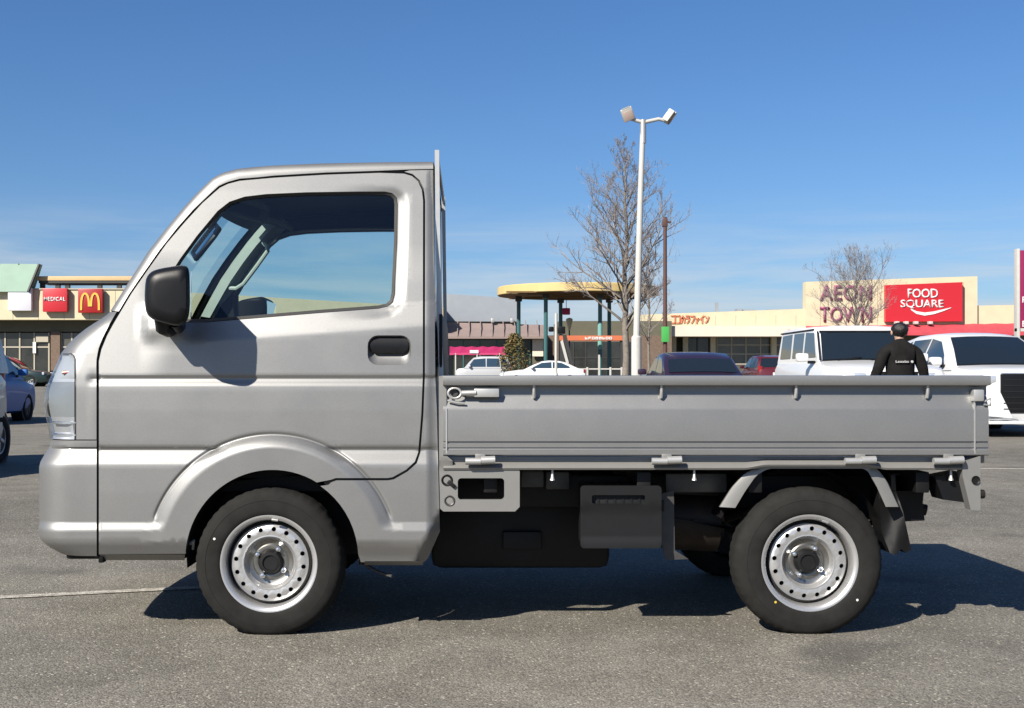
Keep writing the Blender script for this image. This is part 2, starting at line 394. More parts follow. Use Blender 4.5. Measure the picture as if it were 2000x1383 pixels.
def panel_data(outline, holes=(), step=10, lip=.018, fn=F, extra=(), creases=CREASES, normals=False):
    outline = dense(outline); holes = [dense(h, 5) for h in holes]
    xs = [p[0] for p in outline]; ys_ = [p[1] for p in outline]
    pts = []; edges = []
    def loop(l, closed=True):
        o = len(pts); pts.extend(l)
        for i in range(len(l) if closed else len(l) - 1): edges.append((o + i, o + (i + 1) % len(l)))
    loop(outline)
    for h in holes: loop(h)
    def ok(p, m=3.0):
        if not inside(p, outline) or any(inside(p, h) for h in holes): return False
        return all((p[0]-q[0])**2 + (p[1]-q[1])**2 > m*m for l in [outline] + holes for q in l)
    for c in list(extra):
        run = []
        for q in dense(c, 7, False) + [None]:
            if q is not None and ok(q, 2.5): run.append(q)
            else:
                if len(run) > 1: loop(run, False)
                run = []
    rows = [y for y in range(int(min(ys_)), int(max(ys_)), step)] 
    rows = [y for y in rows if all(abs(y - c) > 4 for c in creases)] + [c for c in creases if min(ys_) < c < max(ys_)]
    for y in rows:
        x0_ = min(xs) + step * .5; q = -1
        while True:
            q += 1; x = x0_ + q * step / 4
            if x >= max(xs): break
            rr_ = hypot(x - AC[0], y - AC[1]); fine = y in creases and rr_ < 285
            if (fine or q % 4 == 0) and not (extra and 187 < rr_ < (244 if fine else 260) and y < 1044) and ok((x, y), 5.0): pts.append((x, y))
    vs_, es, fs, *_ = delaunay_2d_cdt([Vector(p) for p in pts], edges, [], 0, 1e-4)
    tri = []
    for f in fs:
        c = sum((vs_[i] for i in f), Vector((0, 0))) / len(f)
        if len(f) == 3:
            p0, p1, p2 = (vs_[i] for i in f)
            if abs((p1.x-p0.x)*(p2.y-p0.y) - (p2.x-p0.x)*(p1.y-p0.y)) < .6: continue   # slivers along the edge
        if inside(c, outline) and not any(inside(c, h) for h in holes): tri.append(tuple(f))
    V3 = [P3(v.x, v.y, fn(v.x, v.y)) for v in vs_]
    # returned edges: a lip turned inwards round the outline and the openings, with vertices of its own
    tri = [f if (V3[f[1]] - V3[f[0]]).cross(V3[f[2]] - V3[f[0]]).y < 0 else tuple(reversed(f)) for f in tri]
    cnt = {}
    for f in tri:
        for a, b in zip(f, f[1:] + f[:1]): cnt[(a, b)] = 1
    bd = [(a, b) for a, b in cnt if (b, a) not in cnt]
    nv = len(V3); L0 = {}; L1 = {}; faces = list(tri)
    for a, b in bd:
        for q in (a, b):
            if q not in L1:
                p = V3[q]; L0[q] = len(V3); V3.append(p.copy()); L1[q] = len(V3); V3.append(p + Vector((0, lip, 0)))
        faces.append((L0[b], L0[a], L1[a], L1[b]))
    panel_data.norm = None
    if normals:
        nn = []; h = 2.2
        for v in list(vs_)[:nv]:
            du = P3(v.x + h, v.y, fn(v.x + h, v.y)) - P3(v.x - h, v.y, fn(v.x - h, v.y)); dv = P3(v.x, v.y + h, fn(v.x, v.y + h)) - P3(v.x, v.y - h, fn(v.x, v.y - h))
            q = du.cross(dv).normalized(); nn.append(q if q.y < 0 else -q)
        panel_data.norm = nn + [Vector((0, 0, 0))] * (len(V3) - nv)
    return V3, faces
def panel(name, outline, m, holes=(), far=True, parent=None, **kw):
    V3, fs = panel_data(outline, holes, normals=True, **kw); nn = panel_data.norm; parent = parent or truck
    o = MB().add(V3, fs).build(name, m, parent, smooth=28, fix=False)
    o.data.normals_split_custom_set_from_vertices([tuple(q) for q in nn])
    o2 = None
    if far:
        o2 = MB().add([mir(p) for p in V3], [tuple(reversed(f)) for f in fs]).build(name, m, parent, smooth=28, fix=False)
        o2.data.normals_split_custom_set_from_vertices([(q.x, -q.y, q.z) for q in nn])
    return o, o2

# outlines in the side-view trace
SEAM = [(191,1086), (191,745), (191,705), (196,682), (207,655), (220,631), (255,572), (289,523), (324,474), (359,433), (394,395), (428,365), (445,357), (468,351), (535,345), (637,339), (741,335.5), (789,337),
        (806,342), (818,353), (826,370), (828.5,392), (828,735), (825,810), (819,884), (812,903), (795,919), (768,934), (757,936), (656,936), (645,940), (637,948)]
ARCH = [(AC[0] + 168*cos(a), AC[1] - 172*sin(a)) for a in [radians(59 + i * (176 - 59) / 26) for i in range(27)]]
door_out = []
DOOR = SEAM[1:-1]
def shrink(pl, d):
    n = len(pl); o = []
    for i in range(n):
        a, b, c = pl[i-1], pl[i], pl[(i+1) % n]
        t = Vector((c[0]-a[0], c[1]-a[1])).normalized(); nn = Vector((-t.y, t.x))
        o.append((b[0] + nn.x * d, b[1] + nn.y * d))
    return o
door_poly = [(191,1084)] + SEAM[1:-2] + [(646,939.5)] + ARCH + [(364,1070), (363,1084)]
def offset_in(poly, d):
    area = sum(a[0]*b[1]-b[0]*a[1] for a, b in zip(poly, poly[1:]+poly[:1]))
    q = shrink(poly, d)
    a2 = sum(a[0]*b[1]-b[0]*a[1] for a, b in zip(q, q[1:]+q[:1]))
    return q if abs(a2) < abs(area) else shrink(poly, -d)
door_poly = offset_in(door_poly, 2.3)
WIN = [(338,630), (334,570), (336,530), (352,505), (385,460), (425,412), (448,394), (478,384), (520,379), (600,375.5), (700,374), (752,374), (766,377), (775,386), (777,400), (776,470), (771,575), (767,590), (757,599), (740,603), (620,612), (500,622), (400,630)]
HAND = rrect(718, 803, 655, 713, 20)
ring = [(AC[0] + r*cos(a), AC[1] - r*sin(a)) for r in (0,) for a in (0,)]
arcs = [[(AC[0] + r*cos(radians(d)), AC[1] - r*sin(radians(d))) for d in [12 + 1.5*i for i in range(108)]] for r in (257, 253.5, 250, 246, 243.5, 241, 237, 233, 228, 223, 218, 215, 208, 190)]
door, door_far = panel('door', door_poly, M['silver'], [WIN, HAND], extra=arcs + [[(x_, 648 - (x_-640)*.072) for x_ in range(400, 826, 10)], [(x_, 653 - (x_-640)*.072) for x_ in range(400, 826, 10)], ] + [[(735, 374-q), (752, 374-q), (766+q*.4, 377-q*.9), (775+q*.75, 386-q*.6), (777+q, 400), (776+q, 470), (771+q, 575), (767+q*.9, 590+q*.4), (757+q*.6, 599+q*.85), (740+q*.2, 603+q), (620, 612+q)] for q in (6, 12, 18, 24)])
pillar_poly = [(790,335.4), (806,340), (819.5,352), (828,369), (830.5,392), (830,735), (827,810), (821,884), (814,905), (796,921), (769,936.5), (757,938.5), (657,938.5), (647,942), (641,947.5)] + \
    [(AC[0] + 168*cos(radians(a)), AC[1] - 172*sin(radians(a))) for a in (56, 50, 44, 38, 32, 26, 20, 14, 8, 3)] + [(704,1098), (828,1098), (836,1090), (859,1038), (858,1000), (853,800), (850,735), (848,500), (846,332), (800,333)]
def Fp(px, py):
    y = F(px, py)
    y += .03 * sstep(838, 852, px) * .35
    # chamfer at the rear of the sill
    if py > 1000: y += .05 * sstep(0, 30, (px - 838) * .9 + (py - 1030) * .42)
    if py < 1060: 
        rx = abs((py - 935) * .26 + 708 - px)            # raised rib of the rear arch corner
    return y
panel('rear_corner_panel', pillar_poly, M['silver'], [], extra=arcs, fn=Fp)

def closed_strip(pts, fn, w, m, name, inset, parent):     # dark rubber behind a seam
    rows = []
    for i, p in enumerate(pts):
        a = pts[max(0, i-1)]; b = pts[min(len(pts)-1, i+1)]
        t = Vector((b[0]-a[0], b[1]-a[1])).normalized(); nn = Vector((-t.y, t.x)) * w
        y = fn(*p) + inset
        rows.append([P3(p[0]+nn.x, p[1]+nn.y, y), P3(p[0]-nn.x, p[1]-nn.y, y)])
    MB().grid(rows).build(name, m, parent, smooth=60); MB().grid([[mir(p) for p in r] for r in rows]).build(name, m, parent, smooth=60)
closed_strip(dense([(190,1090)] + SEAM[1:], 8, False), F, 7, M['seal'], 'door_seal', .015, truck)

# glass, rubber and handle of each door
def ring_faces(outer, inner):
    n = len(outer); return [(i, (i+1) % n, n + (i+1) % n, n + i) for i in range(n)]
def Fw(px, py): return ramp(py + (px-640)*.072*sstep(700,655,py)*(1 if py > 560 else sstep(480,560,py)), [(318,.1607),(340,.155),(375,.146),(480,.112),(560,.082),(606,.064),(640,.052)])
wd = dense(WIN, 6); wi = offset_in(wd, 6.5); wb_ = offset_in(wd, 1.0)
for side, dr in ((0, door), (1, door_far)):
    T = (lambda p: p) if not side else mir
    out_ = [T(P3(a, b, Fw(a, b) + .010)) for a, b in wb_]; inn = [T(P3(a, b, Fw(a, b) + .016)) for a, b in wi]
    inn2 = [T(P3(a, b, Fw(a, b) + .032)) for a, b in wi]
    mb = MB().add(out_ + inn, ring_faces(out_, inn)).add(inn + inn2, ring_faces(inn, inn2))
    mb.build('window_seal', M['seal'], dr, smooth=40)
    V3, fs = panel_data(offset_in(wd, 4.5), [], step=30, lip=.004, fn=lambda a, b: Fw(a, b) + .020, creases=())
    MB().add([T(p) for p in V3], fs).build('window_glass', M['win'], dr, smooth=40)
    # handle cup: a bowl in silver with a black pull across its upper part
    o0 = rrect(718, 803, 655, 713, 20); o1 = rrect(719, 802, 656, 712, 20); o2 = rrect(724, 797, 660, 693, 15)
    mb = MB(); A0 = [T(P3(q[0], q[1], F(760, q[1]) + .001)) for q in o0]; A1 = [T(P3(q[0], q[1], F(760, q[1]) + .004)) for q in o1]; b = [T(P3(q[0], q[1], F(760, q[1]) + .030)) for q in o2]
    mb.add(A0 + A1, ring_faces(A0, A1)).add(A1 + b, ring_faces(A1, b))
    mb.add(b, [tuple(range(len(b)))])
    mb.build('handle_cup', M['silver'], dr, smooth=50)
    mb = MB()
    V3, fs = panel_data(rrect(723, 798, 659, 690, 14), [], step=9, lip=.02, fn=lambda a, b: F(760, b) + .014 - .006*max(0, 1-((b-675)/17)**2), creases=())
    MB().add([T(p) for p in V3], fs).build('door_handle', M['black_plastic'], dr, smooth=50)
    # inner trim of the door, dark
    tr_o = offset_in([(191,1040)] + SEAM[1:-6] + [(700,936),(620,930),(360,960),(300,1040)], 9)
    V3, fs = panel_data(tr_o, [offset_in(wd, 1.5)], step=30, lip=.025, fn=lambda a, b: Fw(a, b) + .045 if b < 640 else .10, creases=())
    MB().add([T(p) for p in V3], fs).build('inner_trim', M['cabin_dark'], dr, smooth=40)

# roof rail, pillar, windscreen, roof
RAIL = [((216,607),(232,608)), ((233,580),(251,576)), ((250,553),(272,545)), ((289,492),(312,488)), ((324,447),(346,445)), ((359,405),(377,410)), ((380,382),(398,390)), ((397,365),(414,375)), ((414,349),(427,363.5)), ((425,342.5),(436,359)),
        ((437,337),(446,355)), ((463,330),(468,349)), ((500,326),(502,346.5)), ((532,323.5),(535,343)), ((585,321),(585,340)), ((637,319),(637,337)), ((740,317),(740,333.5)), ((800,316.5),(800,331)), ((846,316),(846,330))]
RAIL = [((lerp(a[0][0], b[0][0], t), lerp(a[0][1], b[0][1], t)), (lerp(a[1][0], b[1][0], t), lerp(a[1][1], b[1][1], t))) for a, b in zip(RAIL, RAIL[1:]) for t in (0, .5)] + [RAIL[-1]]
rows = []
for S, D in RAIL:
    yD = F(D[0], max(D[1], 318) + (0 if D[1] < 600 else 0)); r = []
    r.append(P3(D[0], D[1], yD + .02))
    for i in range(8):
        a = pi/2 * i / 7
        r.append(P3(lerp(D[0], S[0], sin(a)), lerp(D[1], S[1], sin(a)), yD + .026 * (1 - cos(a))))
    rows.append(r)
for T in (lambda p: p, mir):
    MB().grid([[T(p) for p in r] for r in rows]).build('roof_rail', M['silver'], truck, smooth=40)
def across(i, bow, crown, n=14, inset=0.0):
    a = rows[i][-1]; b = mir(a); o = []
    for j in range(n + 1):
        t = j / n; k = 1 - (2*t - 1)**2; p = a.lerp(b, t); p.x -= bow * k; p.z += crown * k - inset * 1; o.append(p)
    return o
NH = 19                                                  # header station
ws = [across(i, .055, 0) for i in range(0, NH + 1)]
MB().grid([[p + Vector((.006, 0, -.006)) for p in r] for r in ws[1:-1]]).build('windscreen', M['win'], truck, smooth=60)
# black band round the windscreen
band = MB()
for T in (lambda p: p, mir):
    rr = [[T(p) for p in (across(i, .055, 0)[0], across(i, .055, 0, 28)[1])] for i in range(0, NH + 1)]
    band.grid([[p + Vector((.003, 0, -.003)) for p in r] for r in rr])
band.grid(ws[0:2]); band.grid(ws[-2:])
band.build('windscreen_seal', M['seal'], truck, smooth=60)
rf = [across(i, .055 * max(0, 1 - (i - NH) / 4), .032 * min(1, (i - NH) / 6)) for i in range(NH, len(rows))]
MB().grid(rf).build('roof', M['silver'], truck, smooth=40)
MB().grid([[p + Vector((0.01, 0, -.035)) for p in r] for r in rf[1:]]).build('headliner', M['liner'], truck, smooth=40)

# front: bumper, front panel, headlights, all wrapping round the corner
SIL = [(600,220), (607,216), (615,207), (622,196), (632,180), (640,168), (652,153), (665,138), (678,128), (690,119), (710,110), (735,99), (750,93), (765,88), (790,86), (815,89), (840,95), (858,98), (862,99), (873,97), (877,96), (890,87), (905,79), (915,76.5), (930,76), (1018,77), (1024,77), (1035,75), (1050,75), (1062,80), (1074,96), (1086,118)]
RC = .125
def front_row(py, px_from, px_to='mid', n=16, grow=0.0):
    """points from the seam round the corner to the centre line, at one height"""
    y0 = F(185, py) if py > 720 else F(px_from, py)
    s = ramp(py, SIL); yc = y0 + RC; th0 = 0.0
    x1 = P3(px_from, py, y0).x; z = P3(0, py, y0).z
    for _ in range(6):
        ysil = yc - RC * .36; xs_ = (s - PC) / 552 * (1 + ysil / CAM_D) - OFF; xc = xs_ + .934 * RC
        th0 = math.asin(min(.9, max(0, (xc - x1) / RC))); yc = y0 + RC * cos(th0)
    def flat(x):                                          # side up to the corner
        pxv = PC + (x + OFF) * 552 / (1 + y0 / CAM_D); return Vector((x, F(pxv, py) - grow, z))
    return dict(x1=x1, xc=xc, y0=y0, yc=yc, th0=th0, z=z, L0=max(0.0, x1 - xc), LA=RC * (pi / 2 - th0), LF=WID/2 - yc, flat=flat, s=s, grow=grow)
def fr_pt(R, u):                                          # u: run of surface from the seam
    if u < R['L0']: return R['flat'](R['x1'] - u)
    u -= R['L0']
    if u < R['LA']:
        a = R['th0'] + u / RC; rr = RC + R['grow']; return Vector((R['xc'] - rr * sin(a), R['yc'] - rr * cos(a), R['z']))
    u -= R['LA']; t = min(1, u / R['LF']); k = 1 - (1 - t)**2
    return Vector((R['xc'] - RC - R['grow'] - .045 * k, R['yc'] + u, R['z']))
def u_of_px(R, px):
    best = 0
    lo, hi = 0.0, R['L0'] + max(.001, RC * (.76 * pi / 2 - R['th0']))
    def proj(u): p = fr_pt(R, u); return PC + (p.x + OFF) * 552 / (1 + p.y / CAM_D)
    for _ in range(40):
        m_ = (lo + hi) / 2
        if proj(m_) > px: lo = m_
        else: hi = m_
    return lo
def front_patch(name, pys, f_start, f_end, m, n=18, grow=0.0, lip=.012, both=True, parent=truck):
    out_ = []
    rows_ = []
    for py in pys:
        R = front_row(py, f_start(py), grow=grow)
        ue = R['L0'] + R['LA'] + R['LF'] if f_end is None else f_end(R, py)
        us = 0.0
        rows_.append([fr_pt(R, lerp(us, ue, j / n)) for j in range(n + 1)])
    def with_lip(rw):
        # turn the top and bottom edges inwards a little
        a = [Vector((p.x + lip, p.y + (lip if p.y < .3 else (-lip if p.y > WID-.3 else 0)), p.z)) for p in rw[0]]
        b = [Vector((p.x + lip, p.y + (lip if p.y < .3 else (-lip if p.y > WID-.3 else 0)), p.z)) for p in rw[-1]]
        return [a] + rw + [b]
    if f_end is None:
        full = [r + [mir(p) for p in reversed(r[:-1])] for r in rows_]
        out_.append(MB().grid(with_lip(full)).build(name, m, parent, smooth=32))
    else:
        out_.append(MB().grid(with_lip(rows_)).build(name, m, parent, smooth=32))
        if both: out_.append(MB().grid([[mir(p) for p in r] for r in with_lip(rows_)]).build(name, m, parent, smooth=32))
    return out_
def seam_x(py):
    t = [(631,215), (655,202.5), (682,192), (705,188), (745,188.5), (1090,188.5)]
    return ramp(py, [(572,248.5), (608,228.5)] + t)
front_patch('front_panel', [608, 614, 620, 626, 632, 640, 650, 660, 670, 680, 690], seam_x, None, M['silver'], n=34)
HLO, HLI = 149, .30                                       # outer edge of the headlight (trace), its reach round the front
head_rows = [690, 695, 702, 715, 728, 735, 740, 746, 752, 758, 770, 785, 800, 815, 830, 845, 858.5]
def hl_out(py): return HLO - 9 * max(0, (702 - py) / 12)**2
front_patch('front_corner_panel', head_rows, seam_x, lambda R, py: u_of_px(R, hl_out(py)), M['silver'], n=14)
def hl_in(R, py): return R['L0'] + R['LA'] + .20 - .10 * sstep(760, 858, py)
# middle of the face between the headlights: body colour with a slim black grille slot
rows_ = []
for py in head_rows:
    R = front_row(py, seam_x(py)); a = hl_in(R, py); e = R['L0'] + R['LA'] + R['LF']
    rows_.append([fr_pt(R, lerp(a, e, j / 10)) for j in range(11)])
full = [r + [mir(p) for p in reversed(r[:-1])] for r in rows_]
MB().grid(full).build('front_face', M['silver'], truck, smooth=35)
R = front_row(800, 188); gx = R['xc'] - RC - .045
mb = MB().box(gx - .004, gx + .03, WID/2 - .34, WID/2 + .34, P3(0, 835, 0).z, P3(0, 800, 0).z, .008); mb.build('grille_slot', M['black_plastic'], truck)
mb = MB().lathe([(0, .012), (.045, .010), (.052, 0)], Matrix.Translation((gx - .002, WID/2, P3(0, 770, 0).z)) @ Matrix.Rotation(-pi/2, 4, 'Y'), 24); mb.build('front_emblem', M['chrome'], truck)
for T in (lambda p: p, mir):
    lens = []; bowl = []; rim_ = []
    for py in head_rows:
        R = front_row(py, seam_x(py)); a = u_of_px(R, hl_out(py) - 5); e = hl_in(R, py) - .005
        lens.append([T(fr_pt(R, lerp(a, e, j / 22))) for j in range(23)])
        rw = []
        for j in range(23):
            t = j / 22; p = fr_pt(R, lerp(a, e, t))
            edge = min(1, min(t, 1 - t) * 9, (py - 690) / 7.0, (858.5 - py) / 6.0); edge = max(0, edge)
            d = .004 + .016 * edge
            nx = Vector((.8, .6, 0)) if t > .4 else Vector((.30, .95, 0))
            rw.append(T(p + nx * d))
        bowl.append(rw)
    hl = MB().grid(lens).build('headlight', M['lens'], truck, smooth=50)
    def zone(rw0, rw1, c0, c1, m_, nm):
        MB().grid([r[c0:c1+1] for r in bowl[rw0:rw1+1]]).build(nm, M[m_], hl, smooth=25)
    zone(0, 7, 0, 9, 'lamp_clear', 'side_reflector'); zone(7, 13, 0, 9, 'lamp_grey', 'side_reflector'); zone(13, 16, 0, 9, 'rim', 'side_reflector')
    zone(0, 6, 9, 22, 'lamp_clear', 'main_reflector'); zone(10, 16, 9, 22, 'chrome', 'main_reflector'); zone(6, 10, 13, 22, 'chrome', 'main_reflector')
    zone(6, 10, 9, 13, 'dark_plastic', 'lamp_shroud')
    # bulbs and the dark projector ring
    R = front_row(795, 188); u0 = u_of_px(R, 100); p = fr_pt(R, u0 + .135) + Vector((.022, .01, 0))
    MB().lathe([(.0, -.02), (.026, -.02), (.038, .01), (.041, .012), (.041, -.03)], Matrix.Translation(T(p)) @ Matrix.Rotation(-pi/2, 4, 'Y'), 20).build('lamp_ring', M['dark_plastic'], hl)
    R = front_row(727, 188); p = fr_pt(R, u_of_px(R, 128)) + Vector((0, .022, 0))
    MB().tube([T(p + Vector((-.018, 0, -.002))), T(p + Vector((.022, 0, .003)))], .006, 8).build('signal_bulb', M['amber'], hl)
    mb = MB()
    for py in (826, 850):
        R = front_row(py, 188); a = u_of_px(R, HLO - 4); ln = [T(fr_pt(R, lerp(a, a + .10, j/8)) + Vector((.004, .008, 0))) for j in range(9)]
        mb.tube(ln, .005, 6)
    mb.build('lamp_ledge', M['chrome'], hl)
    sl = []
    for py in head_rows:
        R = front_row(py, seam_x(py)); a = u_of_px(R, hl_out(py) + 1); b = u_of_px(R, hl_out(py) - 8); off = Vector((.002, .006, 0))
        sl.append([T(fr_pt(R, a) + off), T(fr_pt(R, b) + off)])
    MB().grid(sl).build('lamp_gasket', M['seal'], hl)
bump_rows = [860.5, 863, 868, 873, 877, 884, 890, 897, 905, 909, 915, 925, 945, 975, 1000, 1018, 1021, 1026, 1031, 1035, 1040, 1050, 1060, 1066, 1074, 1080, 1086]
front_patch('bumper', bump_rows, lambda py: 188.8, None, M['silver'], n=34)
for q in (lambda p: p, mir):
    p = q(P3(200, 1086, .04)); MB().box(p.x - .009, p.x + .009, p.y - .02, p.y + .02, p.z - .022, p.z + .02, .004).build('jacking_stop', M['black_plastic'], truck)
# dark undertray behind the bumper and the footwells in front of the wheels
mb = MB(); a = P3(112, 1086, .05); b = P3(362, 1086, .05)
mb.box(a.x + .03, b.x, .05, WID - .05, a.z - .012, a.z + .05, .01)
mb.box(a.x + .09, b.x, .07, WID - .07, .5, .54)
mb.build('undertray', M['under'], truck)
for s in (0, 1):                                         # sill flange that shows under the step
    T = (lambda p: p) if not s else mir
    MB().grid([[T(P3(x, 1083, .006)), T(P3(x, 1094, .05))] for x in (196, 280, 361)]).build('step_flange', M['silver_frame'], truck, smooth=30)
    r2 = [[T(P3(x, y, d)) for x in (712, 770, 826)] for y, d in ((1096, .008), (1100, .03), (1104, .06))]
    MB().grid(r2).build('sill_flange', M['silver_frame'], truck, smooth=30)

# cab back wall with its window
xb = P3(848, 600, .08).x
mb = MB(); z0, z1 = .36, P3(846, 330, .16).z
def bw(z): return ramp(z, [(.36, .03), (.92, .04), (1.15, .07), (1.75, .17)])
def bquad(za, zb, ta, tb):
    r = []
    for z in (za, zb):
        y0 = bw(z); y1 = WID - y0; r.append([(xb, lerp(y0, y1, t), z) for t in (ta, (ta+tb)/2, tb)])
    mb.grid(r)
bquad(z0, .92, 0, 1); bquad(.92, 1.2, 0, 1); bquad(1.2, 1.58, 0, .16); bquad(1.2, 1.58, .84, 1); bquad(1.58, z1, 0, 1)
mb.grid([[(xb - .02, lerp(bw(z), WID - bw(z), t), z) for t in (0, 1)] for z in (z0, .92, 1.2)])
mb.build('cab_back', M['silver'], truck, smooth=30)
MB().box(xb - .006, xb - .001, lerp(bw(1.4), WID-bw(1.4), .155), lerp(bw(1.4), WID-bw(1.4), .845), 1.19, 1.59).build('rear_window', M['win'], truck)

# cabin: floor, dashboard, seats, wheel, visors, mirror, far pillar trim and grip
MB().box(-1.45, xb - .02, .10, WID - .10, .50, .56, .01).build('cab_floor', M['cabin_dark'], truck)
mb = MB().prism([(-1.40,.62),(-1.07,.62),(-1.03,.80),(-1.08,1.02),(-1.16,1.07),(-1.42,1.08)], WID - .24, 'y', .12); mb.build('dashboard', M['cabin_dark'], truck, smooth=20)
for yc in (.42, WID - .42):
    MB().box(-.78, -.36, yc - .23, yc + .23, .60, .74, .05).build('seat_cushion', M['seat'], truck)
    bm = MB(); bm.obox(Matrix.Translation((-.375, yc, .93)) @ Matrix.Rotation(.12, 4, 'Y'), .12, .44, .42, .05); bm.build('seat_back', M['seat'], truck)
stw = Matrix.Translation((-.98, WID - .42, .93)) @ Matrix.Rotation(-1.0, 4, 'Y')
mb = MB().tube([stw @ Vector((.17*cos(a*pi/14), .17*sin(a*pi/14), 0)) for a in range(28)], .013, 8, closed=True)
mb.tube([stw @ Vector((-.165, 0, -.01)), stw @ Vector((.165, 0, -.01))], .014, 6).tube([stw @ Vector((0, 0, 0)), stw @ Vector((0, 0, -.25))], .03, 8)
mb.build('steering_wheel', M['cabin_dark'], truck)
for yc in (.40, WID - .40):
    mb = MB(); mb.obox(Matrix.Translation((-1.03, yc, 1.615)) @ Matrix.Rotation(.30, 4, 'Y'), .17, .40, .022, .009); mb.build('sun_visor', M['cabin_dark'], truck)
mb = MB(); mb.obox(Matrix.Translation((-1.07, WID/2, 1.605)) @ Matrix.Rotation(.25, 4, 'Y'), .16, .22, .06, .02); mb.build('roof_console', M['cabin_dark'], truck)
MB().grid([[p + Vector((.03, 0, -.022)) for p in r[1:-1]] for r in ws[NH-6:NH+1]]).build('header_trim', M['cabin_dark'], truck, smooth=60)
rm = Matrix.Translation((-1.235, WID/2 - .02, 1.475)) @ Matrix.Rotation(radians(38), 4, 'Y') @ Matrix.Rotation(radians(20), 4, 'Z')
lpm = [rm @ Vector((0, q[0] * .12, q[1] * .075)) for q in ((-1,-.6),(-.85,-1),(.85,-1),(1,-.6),(1,.6),(.85,1),(-.85,1),(-1,.6))]
rmo = MB().tube(lpm, .011, 8, closed=True).build('room_mirror', M['black_plastic'], truck)
MB().obox(rm, .008, .225, .135, .003).build('mirror_face', M['mirror'], rmo)
MB().tube([rm @ Vector((-.02, 0, .05)), Vector((-1.17, WID/2, 1.60))], .009, 6).build('mirror_stalk', M['black_plastic'], rmo)
for T in (mir, lambda p: p):
    rr = []
    for i in range(2, 19):
        S, D = RAIL[i]; yD = F(*D)
        a = P3(S[0], S[1], yD + .06) + Vector((.045, .02, -.012)); b = P3(D[0], D[1], yD) + Vector((.055, .05, -.005)); c = b + Vector((.025, -.01, -.016))
        mid = (a + b) / 2 + Vector((.012, .022, -.012))
        rr.append([T(p) for p in (a, mid, b, c)])
    MB().grid(rr).build('pillar_trim', M['cabin_grey'], truck, smooth=60)
def grip_pt(t, off):
    i = 4 + t * 8; j = int(i); f = i - j
    D0, D1 = RAIL[j][1], RAIL[j+1][1]; D = (lerp(D0[0], D1[0], f), lerp(D0[1], D1[1], f)); yD = F(*D)
    return mir(P3(D[0], D[1], yD) + Vector((.055 + off*.8, .075 + off * .5, -.01 - off * .5)))
lp = [grip_pt(.15, 0), grip_pt(.18, .03), grip_pt(.25, .05), grip_pt(.5, .055), grip_pt(.75, .05), grip_pt(.82, .03), grip_pt(.85, 0)]
MB().tube(lp, .010, 8).build('grab_handle', M['cabin_grey'], truck)

# door mirrors
for s, dr in ((0, door), (1, door_far)):
    T = (lambda p: p) if not s else mir
    sect = []
    # shell: stations outwards from the door, rounded box leaning with the glass
    y_in, y_out = -.06, -.215
    prof = [(284,548),(289,537),(298,529),(315,524),(345,519),(358,518),(366,521),(370,530),(371,560),(371,600),(368,622),(360,634),(345,637),(322,632),(300,625),(290,618),(284,606),(282,580)]
    prof = smooth_poly(prof, 1)
    cx, cy = 328, 578
    for k, (yy, sc_) in enumerate(((y_in, .86), (y_in - .012, .96), (y_in - .03, 1.0), (-.15, 1.0), (-.185, .985), (-.203, .94), (y_out, .82), (y_out - .003, .55))):
        kk = 1 - yy*0
        sect.append([P3(lerp(cx, a, sc_), lerp(cy, b, sc_), yy) for a, b in prof])
    mb = MB(); n = len(prof)
    for r in sect: r.append(r[0])
    mb.grid([[T(p) for p in r] for r in sect]); mb.add([T(p) for p in sect[0][:-1]], [tuple(range(n))]); mb.add([T(p) for p in sect[-1][:-1]], [tuple(range(n))])
    dm = mb.build('door_mirror', M['black_plastic'], truck, smooth=50)
    # the glass on the rearward face
    a = P3(371.8, 530, -.19); b = P3(371.8, 530, -.075); c = P3(371.8, 622, -.075); d = P3(369.5, 622, -.19)
    q = Vector((.002, 0, 0)); MB().add([T(p + q) for p in (a, b, c, d)] + [T(p + q*2) for p in (a, b, c, d)], [(0,1,2,3), (4,5,6,7), (0,1,5,4), (1,2,6,5), (2,3,7,6), (3,0,4,7)]).build('mirror_face', M['mirror'], dm)
    mb = MB()
    for pts, r in (([P3(318,622,-.10), P3(318,640,-.08), P3(330,646,-.02), P3(338,640,.05)], [.030,.026,.024,.026]), ([P3(342,630,-.10), P3(350,641,-.06), P3(352,636,.05)], [.02,.018,.02])):
        mb.tube([T(p) for p in pts], r, 10)
    V3, fs = panel_data([(288,612),(300,560),(338,512),(352,540),(352,640),(330,648),(300,645),(288,636)], [], step=20, lip=.04, fn=lambda a_, b_: F(330, b_) - .012 if b_ > 600 else Fw(a_, b_) - .008, creases=())
    mb2 = MB().add([T(p) for p in V3], fs)
    mb.build('mirror_arm', M['black_plastic'], dm, smooth=40)
